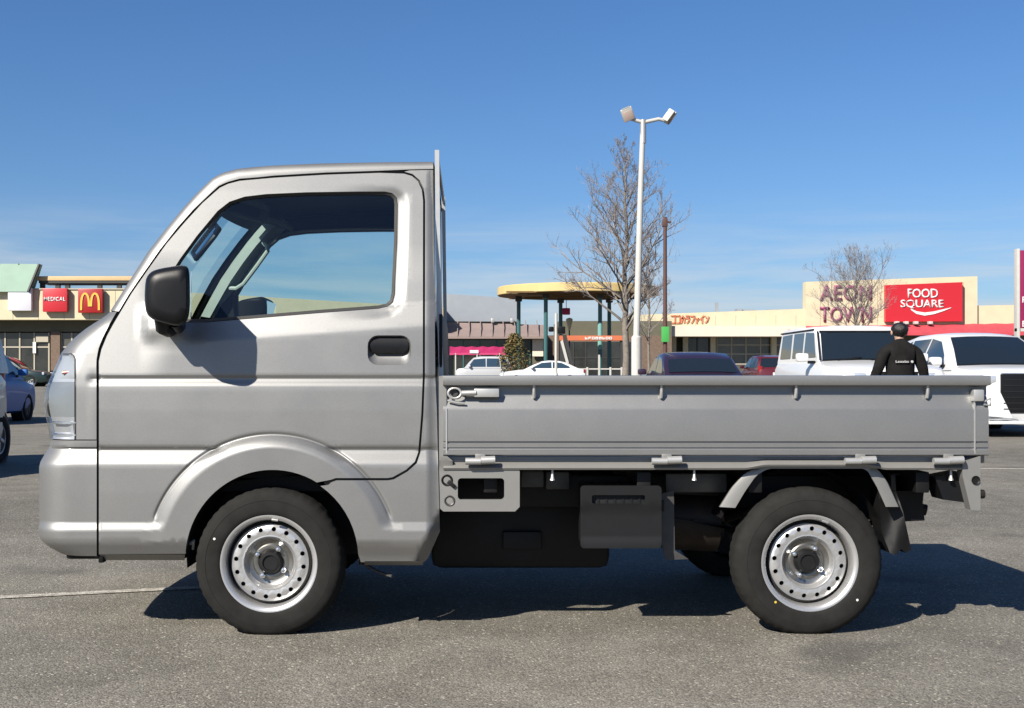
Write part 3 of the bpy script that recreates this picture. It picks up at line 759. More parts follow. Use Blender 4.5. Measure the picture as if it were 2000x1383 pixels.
# ------------------------------------------------------------------ truck: wheels, bed, chassis
def make_wheel(px, y_face, far=False):
    c = P3(px, 1100, y_face + .014); R0 = .2665; z0 = R0 - .0125
    root = bpy.data.objects.new('wheel', None); COL.objects.link(root); root.parent = truck
    root.location = (c.x, y_face if not far else WID - y_face, z0)
    root.rotation_euler = (pi/2, 0, 0) if not far else (-pi/2, 0, 0)   # local +Z points outwards
    # tyre: bulged sidewall, shoulder lugs cut in the tread; local z from 0 (outer face) inwards
    prof = [(.168,-.012), (.172,-.003), (.178,.002), (.190,.004), (.207,.005), (.222,.0035), (.2225,.0025), (.224,.0025), (.2245,.0035), (.238,.000), (.248,-.005), (.2565,-.013), (.2630,-.024), (.2658,-.036), (.2665,-.05)]
    inner = [(r, -.145 - h) for r, h in reversed(prof)]
    n = 144; full = prof + [(.2665, -.0725), (.2665, -.095)] + inner
    vs_ = []; 
    for r, h in full:
        for j in range(n):
            a = 2*pi*j/n; rr = r
            ph = j % 6
            if r > .2560 and r < .2662 and ph in (0, 3): rr = r - .0026
            if r >= .2662 and ph == (0 if h > -.07 else 3): rr = r - .0026
            z = rr * sin(a)
            x = rr * cos(a)
            # the contact patch flattens a little; local y is world z for the near wheel
            up = z if not far else -z
            lim = -(z0 - .0005)
            if up < lim: up = lim
            vs_.append((x, up if not far else -up, h))
    fs = [(i*n+j, i*n+(j+1) % n, (i+1)*n+(j+1) % n, (i+1)*n+j) for i in range(len(full)-1) for j in range(n)]
    MB().add(vs_, fs).build('tyre', M['rubber'], root, smooth=50)
    # rim barrel and lip
    MB().lathe([(.152,-.105), (.150,-.06), (.1515,-.030), (.1545,-.016), (.157,-.008), (.163,-.003), (.168,-.001), (.1725,-.001), (.1735,-.004), (.171,-.010)], None, 72).build('rim', M['rim'], root, smooth=30)
    # the pressed disc with sixteen round holes
    mb = MB(); ns = 16; mseg = 12; ra, rb, rh, rhole = .0985, .1375, .1205, .0082
    def hz(r): return ramp(r, [(.0985,-.0265), (.106,-.0240), (.128,-.0275), (.1375,-.034)])
    for k in range(ns):
        am = 2*pi*(k + .5)/ns + .08; dw = pi/ns
        out_ = []; 
        # sector boundary, sampled, paired with the hole's rim
        m_ = 24; ob = []; ib = []
        for i in range(m_):
            t = 2*pi*i/m_; 
            ib.append((rh + rhole*cos(t), am + rhole*sin(t)/rh))
            dx, dy = cos(t), sin(t)
            sx = ((rb - rh) if dx > 0 else (rh - ra)) / abs(dx) if abs(dx) > 1e-6 else 1e9
            sy = (dw*rh) / abs(dy) if abs(dy) > 1e-6 else 1e9
            s_ = min(sx, sy); ob.append((rh + dx*s_, am + dy*s_/rh))
        corners = []
        pts = [(r*cos(a), r*sin(a), hz(r)) for r, a in ob] + [(r*cos(a), r*sin(a), hz(r)) for r, a in ib] + [(r*cos(a), r*sin(a), hz(r) - .006) for r, a in ib]
        mb.add(pts, [(i, (i+1) % m_, m_ + (i+1) % m_, m_ + i) for i in range(m_)] + [(m_+i, m_+(i+1) % m_, 2*m_+(i+1) % m_, 2*m_+i) for i in range(m_)])
        # fill the four corners of the sector
        for rr, sgn in ((ra, -1), (ra, 1), (rb, -1), (rb, 1)):
            ac = am + sgn*dw
            near = sorted(range(m_), key=lambda i: (ob[i][0]-rr)**2 + ((ob[i][1]-ac)*rh)**2)[:2]
            tri = [(rr*cos(ac), rr*sin(ac), hz(rr))] + [(ob[i][0]*cos(ob[i][1]), ob[i][0]*sin(ob[i][1]), hz(ob[i][0])) for i in near]
            mb.add(tri, [(0, 1, 2)])
    mb.build('wheel_disc', M['rim'], root, smooth=30)
    MB().lathe([(.1375,-.034), (.1425,-.043), (.147,-.052), (.1505,-.056)], None, 72).build('disc_flange', M['under_grey'], root, smooth=30)
    MB().lathe([(.0985,-.0265), (.094,-.026), (.090,-.030), (.0865,-.042), (.082,-.047)], None, 64).build('wheel_centre', M['rim'], root, smooth=30)
    MB().lathe([(.082,-.047), (.078,-.0495), (.066,-.052), (.060,-.0475), (.050,-.0465), (.045,-.048)], None, 64).build('hub_bowl', M['hub'], root, smooth=30)
    MB().lathe([(.0455,-.050), (.0425,-.036), (.037,-.0285), (.027,-.0275), (.025,-.033), (.0,-.034)], None, 32).build('hub', M['under'], root, smooth=30)
    MB().lathe([(.1505,-.058), (.036,-.062)], None, 48).build('brake_drum', M['under'], root, smooth=30)
    for k in range(4):
        a = pi/4 + k*pi/2 + .25
        MB().lathe([(.0105,-.049), (.0105,-.036), (.0075,-.033), (.0045,-.0325), (.0045,-.022), (.0,-.021)], Matrix.Translation((.054*cos(a), .054*sin(a), 0)), 6).build('wheel_nut', M['chrome'], root, smooth=20)
    if not far:
        a = radians(155 if px < 1000 else -38)
        MB().lathe([(0, .0062), (.0045, .0058)], Matrix.Translation((.211*cos(a), .211*sin(a), 0)), 10).build('paint_dot', M['white_dot'], root)
        if px > 1000:
            a = radians(228); MB().lathe([(0, .0058), (.0045, .0053)], Matrix.Translation((.185*cos(a), .185*sin(a), 0)), 10).build('paint_dot', M['yellow_dot'], root)
        a = radians(82) if px < 1000 else radians(70)
        mb = MB().tube([Vector(((.157)*cos(a + d), (.157)*sin(a + d), .000)) for d in (-.07, -.035, 0, .035, .07)], .0045, 6); mb.build('balance_weight', M['galv'], root)
    return root
for px, yf in ((526, .002), (1580, .018)):
    make_wheel(px, yf); make_wheel(px, yf, far=True)

# arch liners of the front wheels
for s in (0, 1):
    T = (lambda p: p) if not s else mir
    c = P3(AC[0], AC[1], 0); rows_ = []
    for y in (.012, .03, .20, .36):
        rows_.append([T(Vector((c.x + (.303 if y > .02 else .306)*cos(radians(a)), y, c.z + (.311 if y > .02 else .3125)*sin(radians(a))))) for a in range(-6, 187, 6)])
    mb = MB().grid(rows_)
    r = rows_[-1]; mb.add(r, [tuple(range(len(r)))])
    mb.build('wheel_arch_liner', M['under'], truck, smooth=40)
    mb = MB().tube([T(P3(372, 1062, .03)), T(P3(378, 1056, .02)), T(P3(377, 1072, .05))], .006, 6); mb.build('liner_clip', M['galv'], truck)

# chassis
mb = MB()
for y in (.34, WID - .34 - .07): mb.box(-.45, 1.60, y, y + .07, .40, .53, .008)
mb.build('chassis_rail', M['under'], truck) if False else None
for y in (.34, WID - .41): MB().box(-.45, 1.58, y, y + .07, .42, .54, .008).build('chassis_rail', M['under'], truck)
for x in (-.1, .45, .85, 1.45): MB().box(x, x + .05, .06, WID - .06, .50, .575, .006).build('cross_member', M['under'], truck)
MB().box(-.95, -.30, .50, WID - .30, .22, .56, .05).build('engine_block', M['under'], truck)
MB().box(-.30, .40, .46, 1.1, .165, .50, .04).build('undercover', M['under'], truck)
MB().box(-.02, .13, .43, .47, .245, .315, .006).build('cover_panel', M['dark_plastic'], truck)
MB().box(.28, .95, .78, WID - .2, .26, .52, .05).build('fuel_tank', M['under'], truck)
mb = MB().tube([(.56, .40, .37), (.60, .40, .37), (.80, .40, .36), (.82, .40, .36)], [.07, .118, .118, .07], 24); mb.build('muffler', M['rust'], truck, smooth=40)
MB().tube([(.80, .40, .36), (.95, .46, .40), (1.25, .48, .48), (1.62, .42, .40)], .022, 10).build('exhaust_pipe', M['rust'], truck, smooth=40)
MB().tube([(P3(1578, 1100, 0).x, .14, .262), (P3(1578, 1100, 0).x, WID - .14, .262)], .04, 12).build('rear_axle', M['under'], truck)
MB().lathe([(0, .10), (.09, .09), (.12, .04), (.12, -.04), (.09, -.09), (0, -.10)], Matrix.Translation((P3(1578, 1100, 0).x, WID/2, .27)) @ Matrix.Rotation(pi/2, 4, 'X'), 20).build('differential', M['under'], truck)
MB().tube([(P3(527, 1100, 0).x, .14, .25), (P3(527, 1100, 0).x, WID - .14, .25)], .03, 10).build('front_axle', M['under'], truck)
for y in (.26, WID - .30):
    for k in range(3):
        L = .48 - .12*k; xc = P3(1578, 1100, 0).x
        MB().add([(xc + L*t, yy, .335 + .05*(t*t) - .012*k + dz) for yy in (y, y + .05) for t in (-1, -.5, 0, .5, 1) for dz in (0, .009)],
                 [(2*i, 2*i+2, 2*i+3, 2*i+1) for i in range(4)] + [(10+2*i, 12+2*i, 13+2*i, 11+2*i) for i in range(4)] + [(2*i, 2*i+2, 12+2*i, 10+2*i) for i in range(4)] + [(2*i+1, 2*i+3, 13+2*i, 11+2*i) for i in range(4)]).build('leaf_spring', M['under'], truck)
# grey carrier plate by the muffler, with odds and ends under the front of the bed
mb = MB().prism([(P3(x, y, .12).x, P3(x, y, .12).z) for x, y in ((1290,965),(1316,958),(1318,1075),(1345,1092),(1300,1094),(1292,1060))], .012, 'y', .12); mb.build('muffler_bracket', M['under_grey'], truck)
for x0, x1, y0, y1, d, m_ in ((1018,1062,920,952,.20,'under_grey'), (1066,1112,922,956,.24,'under_grey'), (1300,1420,925,962,.20,'under_grey'), (1740,1815,926,962,.22,'under_grey')):
    a, b = P3(x0, y1, d), P3(x1, y0, d); MB().box(a.x, b.x, d, d + .03, a.z, b.z, .006).build('bed_bracket', M[m_], truck)

# battery box
a, b = P3(1138, 1070, .06), P3(1290, 948, .06)
bb = MB().box(a.x, b.x, .065, .24, a.z, b.z, .014).build('battery_box', M['dark_plastic'], truck)
mb = MB(); 
V3, fs = panel_data(rrect(1136, 1294, 948, 975, 5), [], step=30, lip=.02, fn=lambda a_, b_: .05, creases=())
V3, fs = panel_data(rrect(1134, 1292, 949, 1071, 7), [rrect(1156, 1260, 967, 984, 4)], step=12, lip=.02, fn=lambda a_, b_: .052 - .006*sstep(996, 990, b_) - .004*sstep(1052, 1056, b_), creases=(988, 997, 1051, 1057))
MB().add(V3, fs).build('box_lid', M['dark_plastic'], bb, smooth=25)
for k in range(6):
    p = P3(1168 + 16*k, 975, .07); MB().box(p.x - .004, p.x + .004, .062, .075, p.z - .016, p.z + .016).build('lid_rib', M['under'], bb)
p = P3(1293, 988, .07); MB().box(p.x - .004, p.x + .009, .06, .085, p.z - .02, p.z + .02, .004).build('box_clip', M['black_plastic'], bb)

# front bracket plate of the bed with its window
V3, fs = panel_data([(857,735), (868,733), (872,745), (872,890), (884,900), (884,915), (1009,915), (1015,920), (1015,990), (1006,999), (866,999), (858,992)], [rrect(894, 985, 934, 976, 7), ], step=12, lip=.022, fn=lambda a_, b_: .004 + .010*sstep(900, 910, b_), creases=(912,))
MB().add(V3, fs).build('bed_front_bracket', M['silver_frame'], truck, smooth=25)
V3b = [mir(p) for p in V3]; MB().add(V3b, [tuple(reversed(f)) for f in fs]).build('bed_front_bracket', M['silver_frame'], truck, smooth=25)
for px, py, rr, m_ in ((873, 938, .016, 'under'), (878, 978, .015, 'under_grey')):
    p = P3(px, py, .012); MB().lathe([(0, -.004), (rr*.7, -.003), (rr, .001), (rr*1.15, .002), (rr*1.3, 0)], Matrix.Translation(p) @ Matrix.Rotation(pi/2, 4, 'X'), 18).build('bracket_bolt', M[m_], truck, smooth=30)
p = P3(882, 946, .012); MB().obox(Matrix.Translation(p) @ Matrix.Rotation(radians(40), 4, 'Y'), .034, .012, .014, .003).build('bracket_stay', M['under'], truck)

# bed: floor, long rail, gates, posts
x0, x1 = P3(866, 0, 0).x, P3(1905, 0, 0).x
zf = P3(0, 900, 0).z
MB().box(x0, P3(1931, 0, 0).x - .03, .03, WID - .03, zf - .03, zf).build('bed_floor', M['silver_frame'], truck)
for k in range(9):
    y = .12 + k * (WID - .24) / 8
    MB().box(x0 + .02, x1, y - .03, y + .03, zf, zf + .008, .004).build('bed_rib', M['silver_frame'], truck)
def extrude_x(prof, xa, xb_, name, m_, parent, T=lambda p: p, n=1, smooth=25):
    rows_ = [[T(Vector((x, y, z))) for y, z in prof] for x in [lerp(xa, xb_, i/n) for i in range(n+1)]]
    for r in rows_: r.append(r[0])
    mb = MB().grid(rows_)
    mb.add(rows_[0][:-1], [tuple(range(len(prof)))]); mb.add(rows_[-1][:-1], [tuple(reversed(range(len(prof))))])
    return mb.build(name, m_, parent, smooth=smooth)
def zz(py, y=0.0): return P3(0, py, y).z
gate_prof = [(.055, zz(733.5)), (.0, zz(733.2)), (-.016, zz(734.5)), (-.018, zz(737)), (-.018, zz(750)), (-.016, zz(752.5)), (.016, zz(753.5)), (.020, zz(756)), (.020, zz(773)), (.0185, zz(776)), (.002, zz(796.5)), (.001, zz(799)), (.0, zz(802)), (.0, zz(862)), (.006, zz(862.5)), (.006, zz(866)), (.0, zz(866.5)), (.0, zz(874)), (.005, zz(874.5)), (.0035, zz(878)), (-.002, zz(880.5)), (-.002, zz(888)), (.004, zz(890)), (.055, zz(890))]
xg0, xg1 = P3(862, 0, 0).x, P3(1931, 0, 0).x
gates = []
for T in (lambda p: p, mir):
    gates.append(extrude_x(gate_prof, xg0 + .006, xg1, 'side_gate', M['silver'], truck, T))
near_gate = gates[0]
# bright vertical seams of the gate and tail
for px in (1904, 872):
    a = P3(px, 800 if px > 1000 else 798, -.002); b = P3(px, 886, -.002)
    MB().box(a.x - .0022, a.x + .0022, -.0025, .004, b.z, a.z + (.03 if px > 1000 else 0)).build('gate_seam', M['galv'], near_gate)
# long bed rail under the gate, raised over the wheel
def rail_z(px): return 6.5 * sstep(1452, 1500, px) * sstep(1735, 1690, px)
for T in (lambda p: p, mir):
    mb = MB(); rows_ = []
    for px in list(range(866, 1450, 80)) + list(range(1450, 1520, 6)) + [1560, 1620, 1670] + list(range(1690, 1745, 6)) + [1780, 1830, 1883]:
        d = rail_z(px)
        pr = [(.06, 892), (.034, 892), (.032, 901 - d*.5), (.026, 903.5 - d), (.008, 912 - d), (.005, 914 - d), (.009, 917.5 - d), (.05, 918 - d)]
        rows_.append([T(P3(px, py, y)) for y, py in pr])
    mb.grid(rows_); mb.build('bed_rail', M['silver_frame'], truck, smooth=30)
# hinges
for px0, px1 in ((909, 967), (1273, 1331), (1650, 1710), (1823, 1881)):
    h = None
    m1 = lerp(px0, px1, .52); a = P3(px0, 901, -.012); b = P3(m1, 901, -.012); c = P3(px1, 900, -.012)
    h = MB().tube([a, b], .0125, 12).build('hinge', M['galv'], truck, smooth=40)
    MB().tube([b + Vector((.001, 0, .003)), c + Vector((0, 0, .003))], .0145, 12).build('hinge_knuckle', M['galv'], h, smooth=40)
    q = P3((px0+px1)/2, 893, 0); MB().box(q.x - .018, q.x + .018, -.004, .004, q.z - .006, q.z + .012, .003).build('hinge_leaf', M['silver_frame'], h)
# rope hooks on the gate and below the rail
for px in (1043, 1292, 1555, 1812):
    a = P3(px, 752, .0); b = P3(px, 777, .0)
    MB().tube([a, Vector((a.x, .0, (a.z+b.z)/2)), Vector((b.x, .008, b.z))], [.005, .006, .0065], 8).build('rope_hook', M['galv'], near_gate, smooth=40)
for px in (1079, 1356, 1857):
    a = P3(px, 918, .03); b = P3(px, 931, .03); c = P3(px, 938, .03)
    MB().tube([a, b, c, c + Vector((0, 0, -.002))], [.004, .0055, .0095, .005], 8).build('rope_hook', M['galv'], truck, smooth=40)
# latch with ring at the front end of the gate
lt = MB(); 
a, b = P3(926, 778, -.008), P3(975, 759, -.008); 
lo = MB().box(a.x, b.x, -.012, .022, a.z + .004, b.z, .004).build('gate_latch', M['galv'], truck)
c = P3(888, 768, -.006)
MB().tube([c + Vector((.020*cos(t*pi/9)*1.15, 0, .018*sin(t*pi/9))) for t in range(18)], .0045, 8, closed=True).build('latch_ring', M['galv'], lo, smooth=50)
MB().tube([P3(902, 768, -.006), P3(930, 767, -.008)], .010, 10).build('latch_pin', M['galv'], lo, smooth=50)
MB().lathe([(0, .006), (.012, .005), (.014, 0)], Matrix.Translation(P3(888, 768, .01)) @ Matrix.Rotation(pi/2, 4, 'X'), 14).build('latch_boss', M['under_grey'], lo)
MB().tube([P3(874, 782, -.004), P3(890, 786, -.006), P3(908, 788, -.004)], .004, 6).build('latch_wire', M['galv'], lo)
# tailgate, its end cap, corner latch
xt = P3(1931, 0, 0).x
pr = [(WID - .05, zz(742)), (WID - .05, zz(886)), (.05, zz(886)), (.05, zz(742))]
mb = MB().box(xt - .035, xt + .004, .042, WID - .042, zz(906), zz(738), .006); mb.build('tailgate', M['silver'], truck)
p = P3(1910, 773, -.006); q = MB().box(p.x - .018, p.x + .020, -.014, .022, p.z - .020, p.z + .022, .006).build('tail_latch', M['galv'], truck)
MB().tube([P3(1922, 785, -.004), P3(1934, 778, .0), P3(1934, 792, .0), P3(1922, 790, -.004)], .004, 6).build('latch_wire', M['galv'], q)
for T in (lambda p: p, mir):
    V3, fs = panel_data([(1880,903), (1915,890), (1915,996), (1896,996), (1880,930)], [], step=12, lip=.05, fn=lambda a_, b_: .004, creases=())
    MB().add([T(p) for p in V3], fs).build('rear_post', M['silver_frame'], truck, smooth=25)
p = P3(1906, 938, 0); MB().lathe([(0, -.003), (.011, -.002), (.015, .002), (.016, 0)], Matrix.Translation(p) @ Matrix.Rotation(pi/2, 4, 'X'), 14).build('post_bolt', M['under'], truck)
p = P3(1918, 965, .02); MB().tube([p + Vector((-.01, 0, 0)), p + Vector((.006, 0, 0))], .016, 10).build('rubber_stop', M['rubber'], truck)
# tail lamps hang between the posts
for T in (lambda p: p, mir):
    q = [T(P3(x, y, .05)) for x, y in ((1826,932),(1878,922),(1890,982),(1842,976))]
    r = [p + Vector((0, .11 if T is not mir else -.11, 0)) for p in q]
    MB().add(q + r, [(0,1,2,3), (7,6,5,4), (0,1,5,4), (1,2,6,5), (2,3,7,6), (3,0,4,7)]).build('tail_lamp', M['black_plastic'], truck)
# rear wheel guards: pressed strips ahead of, over and behind the wheel
for T in (lambda p: p, mir):
    out_ = [(1404,990), (1428,952), (1452,926), (1474,914), (1500,909), (1600,908), (1690,909), (1714,915), (1733,940), (1756,990)]
    in_ = [(1436,992), (1455,960), (1476,930), (1495,918), (1512,914), (1600,913), (1680,914), (1694,919), (1712,950), (1730,990)]
    od, idn = dense(out_, 9, False), None
    mb = MB(); rows_ = []
    n = 44
    def along(pl, t):
        L = [0]
        for a, b in zip(pl, pl[1:]): L.append(L[-1] + hypot(b[0]-a[0], b[1]-a[1]))
        s = t * L[-1]
        for i in range(len(pl)-1):
            if s <= L[i+1] or i == len(pl)-2:
                f = (s - L[i]) / (L[i+1] - L[i]); return (lerp(pl[i][0], pl[i+1][0], f), lerp(pl[i][1], pl[i+1][1], f))
    for i in range(n + 1):
        t = i / n; o_ = along(out_, t); q_ = along(in_, t)
        k = .11
        rows_.append([T(P3(*o_, .20)), T(P3(*o_, .050)), T(P3(lerp(o_[0], q_[0], .06), lerp(o_[1], q_[1], .06), .040)), T(P3(lerp(o_[0], q_[0], .5), lerp(o_[1], q_[1], .5), .034)), T(P3(*q_, .034)), T(P3(*q_, .055))])
    mb.grid(rows_); mb.build('rear_wheel_guard', M['silver_frame'], truck, smooth=30)
    a, b = P3(1440, 985, .10), P3(1745, 985, .10)
    # black splash liner over the rear wheel
    c = P3(1578, 1100, 0); rr = [[T(Vector((c.x + .318*cos(radians(d)), y, c.z + .335*sin(radians(d))))) for d in range(22, 160, 6)] for y in (.10, .36)]
    MB().grid(rr).build('splash_liner', M['under'], truck, smooth=40)
    # mud flap
    poly = [(1716,958), (1750,960), (1764,1000), (1780,1074), (1768,1080), (1760,1072), (1750,1084), (1738,1080), (1722,1040)]
    V3, fs = panel_data(poly, [], step=12, lip=.10, fn=lambda a_, b_: .09 + .012*sin(a_*.11 + b_*.03), creases=())
    MB().add([T(p) for p in V3], fs).build('mud_flap', M['under'], truck, smooth=40)
MB().prism([(P3(x, y, .2).x, P3(x, y, .2).z) for x, y in ((1752,925),(1812,925),(1806,985),(1810,1018),(1770,1020),(1755,985))], .9, 'y', .22).build('tow_member', M['under'], truck)
# guard frame behind the cab
gf = None
def post(T):
    pts = [P3(853.5, 294, .15), P3(855, 420, .145), P3(857.5, 600, .135), P3(862, 736, .12)]
    pts = [T(p) for p in pts]; rows_ = []
    for p in pts: rows_.append([p + Vector((-.008, -.012, 0)), p + Vector((.008, -.012, 0)), p + Vector((.008, .012, 0)), p + Vector((-.008, .012, 0)), p + Vector((-.008, -.012, 0))])
    mb = MB().grid(rows_); mb.add(rows_[0][:-1], [(0,1,2,3)]); mb.add(rows_[-1][:-1], [(0,1,2,3)]); return mb
g1 = post(lambda p: p).build('guard_post', M['galv'], truck, smooth=20); post(mir).build('guard_post', M['galv'], truck, smooth=20)
a = P3(854, 300, .145); MB().box(a.x - .006, a.x + .006, .14, WID - .14, a.z - .02, a.z - .002, .003).build('guard_bar', M['galv'], truck)
a = P3(860, 690, .12); MB().box(a.x - .004, a.x + .008, .11, WID - .11, zz(736), zz(610), .003).build('guard_plate', M['dark_plastic'], truck)  # plate coloured dark to stand in for the cab's shade
# rubber pads and hoses between cab and bed
MB().tube([P3(700, 1096, .12), P3(740, 1118, .10), P3(766, 1126, .06)], .006, 6).build('drain_pipe', M['under_grey'], truck, smooth=40)
# ------------------------------------------------------------------ the other vehicles
M['car_glass'] = mat('dark_car_glass', (.012, .018, .024), rough=.05, spec=.9)
M['car_glass_blue'] = mat('side_glass', (.03, .055, .08), rough=.06, spec=1.0)
M['white_car'] = mat('white_car_paint', (.70, .71, .72), rough=.35, coat=.4)
M['lamp_white'] = mat('headlamp_cover', (.55, .58, .62), rough=.15, metal=.5)
M['red_lamp'] = mat('red_lamp_cover', (.30, .015, .012), rough=.2)
M['plate'] = mat('plate_white', (.66, .66, .62), rough=.5)
M['alloy'] = mat('grey_alloy', (.35, .35, .36), rough=.35, metal=.8)
def paint(name, c): return mat(name, c, rough=.32, coat=.5, metal=.15)
def make_car(label, cat, loc, rz, body, spec, group=None):
    """x forward, y to its left, z up; spec holds lower-body stations, the greenhouse outline and the openings"""
    t = thing(spec.get('name', 'parked_car'), label, cat, (loc[0], loc[1], gz(loc[1])), rz, group)
    # lower body loft: stations (x, z bottom, z top, half width)
    rows = []
    for x, zb, zt, hw in spec['lower']:
        h = zt - zb
        half = [(hw*.86, zb), (hw*.97, zb + .05), (hw, zb + h*.35), (hw, zb + h*.62), (hw*.985, zt - h*.16), (hw*.93, zt - h*.035), (hw*.80, zt + .004), (hw*.4, zt + .018), (0, zt + .022)]
        rows.append([(x, -a, z) for a, z in half] + [(x, a, z) for a, z in reversed(half[:-1])] + [(x, -half[0][0], zb)])
    mb = MB().grid(rows); n = len(rows[0]) - 1
    mb.add(rows[0][:-1], [tuple(range(n))]); mb.add(rows[-1][:-1], [tuple(range(n))])
    mb.build('body', body, t, smooth=spec.get('sm', 38))
    # greenhouse
    zb = spec['belt']; wb, wr = spec['wb'], spec['wr']; top = spec['top']; zmax = max(z for _, z in top)
    def hw(z): return lerp(wb, wr, max(0, min(1, (z - zb) / (zmax - zb)))**spec.get('tum', 1.15))
    rows = []
    for x, z in top:
        h = hw(z); e = min(.05, max(0, (z - zb) * .3)); 
        half = [(hw(zb), zb - .03), (hw(lerp(zb, z, .5)), lerp(zb, z, .5)), (hw(z - e), z - e), (h - e*.8, z - e*.12), (h*.5, z + .015), (0, z + .02)]
        rows.append([(x, -a, c) for a, c in half] + [(x, a, c) for a, c in reversed(half[:-1])])
    mb = MB().grid(rows); mb.add(rows[0], [tuple(range(len(rows[0])))]); mb.add(rows[-1], [tuple(range(len(rows[0])))])
    mb.build('cabin', spec.get('roof_mat') or body, t, smooth=38)
    for poly in spec['side']:
        for s in (-1, 1):
            mb = MB(); k = len(poly)
            a = [(x, s*(hw(z) + .008), z) for x, z in poly]; b = [(x, s*(hw(z) - .01), z) for x, z in poly]
            mb.add(a + b, [tuple(range(k))] + [(i, (i+1) % k, k + (i+1) % k, k + i) for i in range(k)])
            mb.build('side_window', spec.get('side_mat') or M['car_glass_blue'], t, smooth=20)
    for nm, (i, j), (a0, a1) in (('windscreen', spec['ws'], spec.get('wsm', (.06, .92))), ('rear_window', spec['rw'], (.08, .85))):
        pl = [Vector((x, 0, z)) for x, z in (top[i:j+1] if i < j else top[j:i+1][::-1])]
        Ls = [0]
        for p_, q_ in zip(pl, pl[1:]): Ls.append(Ls[-1] + (q_ - p_).length)
        def onp(s):
            s *= Ls[-1]
            for k_ in range(len(pl) - 1):
                if s <= Ls[k_+1] or k_ == len(pl) - 2: return pl[k_].lerp(pl[k_+1], (s - Ls[k_]) / (Ls[k_+1] - Ls[k_]))
        dd = (pl[-1] - pl[0]).normalized(); nn = Vector((dd.z, 0, -dd.x))
        if (nn.x < 0) == (nm == 'windscreen'): nn = -nn
        qs = sorted(set([a0, a1] + [Ls[k_] / Ls[-1] for k_ in range(len(pl)) if a0 < Ls[k_] / Ls[-1] < a1]))
        rws = []
        for q in qs:
            p_ = onp(q); h = hw(p_.z) - spec.get('pil', .085)
            rws.append([Vector((p_.x, h*u, p_.z + .02*(1-u*u))) + nn * .018 for u in (-1, -.5, 0, .5, 1)])
        MB().grid(rws).build(nm, M['car_glass'], t, smooth=60)
        if nm == 'windscreen':
            p = rws[0]; MB().tube([q - nn*.002 + Vector((0, 0, -.012)) for q in p], .012, 6).build('wiper_cowl', M['black_plastic'], t)
    # wheels
    r = spec['r']; W = spec['W'] / 2
    for x in spec['wx']:
        for s in (-1, 1):
            MB().lathe([(0, 0), (r + .055, 0), (r + .055, -.25), (0, -.25)], Matrix.Translation((x, s*(W - .02 if 'arch_w' not in spec else spec['arch_w']), r)) @ Matrix.Rotation(-s*pi/2, 4, 'X'), 28).build('wheel_arch', M['seal'], t)
            wt = MB().lathe([(r*.62, -.002), (r*.66, .006), (r*.80, .010), (r*.94, .004), (r, -.02), (r, -.17), (r*.9, -.19), (r*.6, -.19)], Matrix.Translation((x, s*(W - .008), r)) @ Matrix.Rotation(-s*pi/2, 4, 'X'), 28).build('tyre', M['rubber'], t, smooth=40)
            mb = MB(); Mx = Matrix.Translation((x, s*(W - .012), r)) @ Matrix.Rotation(-s*pi/2, 4, 'X')
            mb.lathe([(r*.64, .0), (r*.58, -.004), (r*.56, -.04), (r*.2, -.05), (r*.18, -.01), (0, -.006)], Mx, 24)
            for k in range(5):
                a = 2*pi*k/5 + .3; mb.obox(Mx @ Matrix.Rotation(a, 4, 'Z') @ Matrix.Translation((r*.36, 0, -.012)), r*.46, r*.15, .02, .004)
            mb.build('wheel_rim', spec.get('rim_mat') or M['alloy'], wt, smooth=30)
    for s in (-1, 1):
        q = spec['mirror']; mb = MB().box(q[0] - .06, q[0] + .07, s*q[1] - .10, s*q[1] + .10, q[2] - .065, q[2] + .075, .04)
        mm = mb.build('door_mirror', spec.get('mirror_mat') or body, t)
        MB().box(q[0] - .04, q[0] + .04, s*(q[1] - .16) - .06, s*(q[1] - .16) + .06, q[2] - .10, q[2] - .05, .015).build('mirror_arm', M['black_plastic'], mm)
        h = spec['head']; MB().box(h[0] - .10, h[0] + .022, s*h[1] - h[3], s*h[1] + h[3], h[2] - h[4], h[2] + h[4], min(.03, h[4]*.7)).build('headlight', M['lamp_white'], t)
        h = spec['tail']; MB().box(h[0] - .02, h[0] + .08, s*h[1] - h[3], s*h[1] + h[3], h[2] - h[4], h[2] + h[4], .02).build('tail_light', M['red_lamp'], t)
    g = spec['grille']; MB().box(g[0] - .05, g[0] + .012, -g[1], g[1], g[2] - g[3], g[2] + g[3], .01).build('grille', M['black_plastic'], t)
    MB().box(g[0] - .02, g[0] + .026, -.165, .165, g[4] - .08, g[4] + .08, .004).build('number_plate', M['plate'], t)
    rb = spec['lower'][-1][0] if spec['lower'][-1][0] < 0 else spec['lower'][0][0]
    MB().box(rb - .012, rb + .02, -.165, .165, .62, .78, .004).build('number_plate', M['plate'], t)
    return t
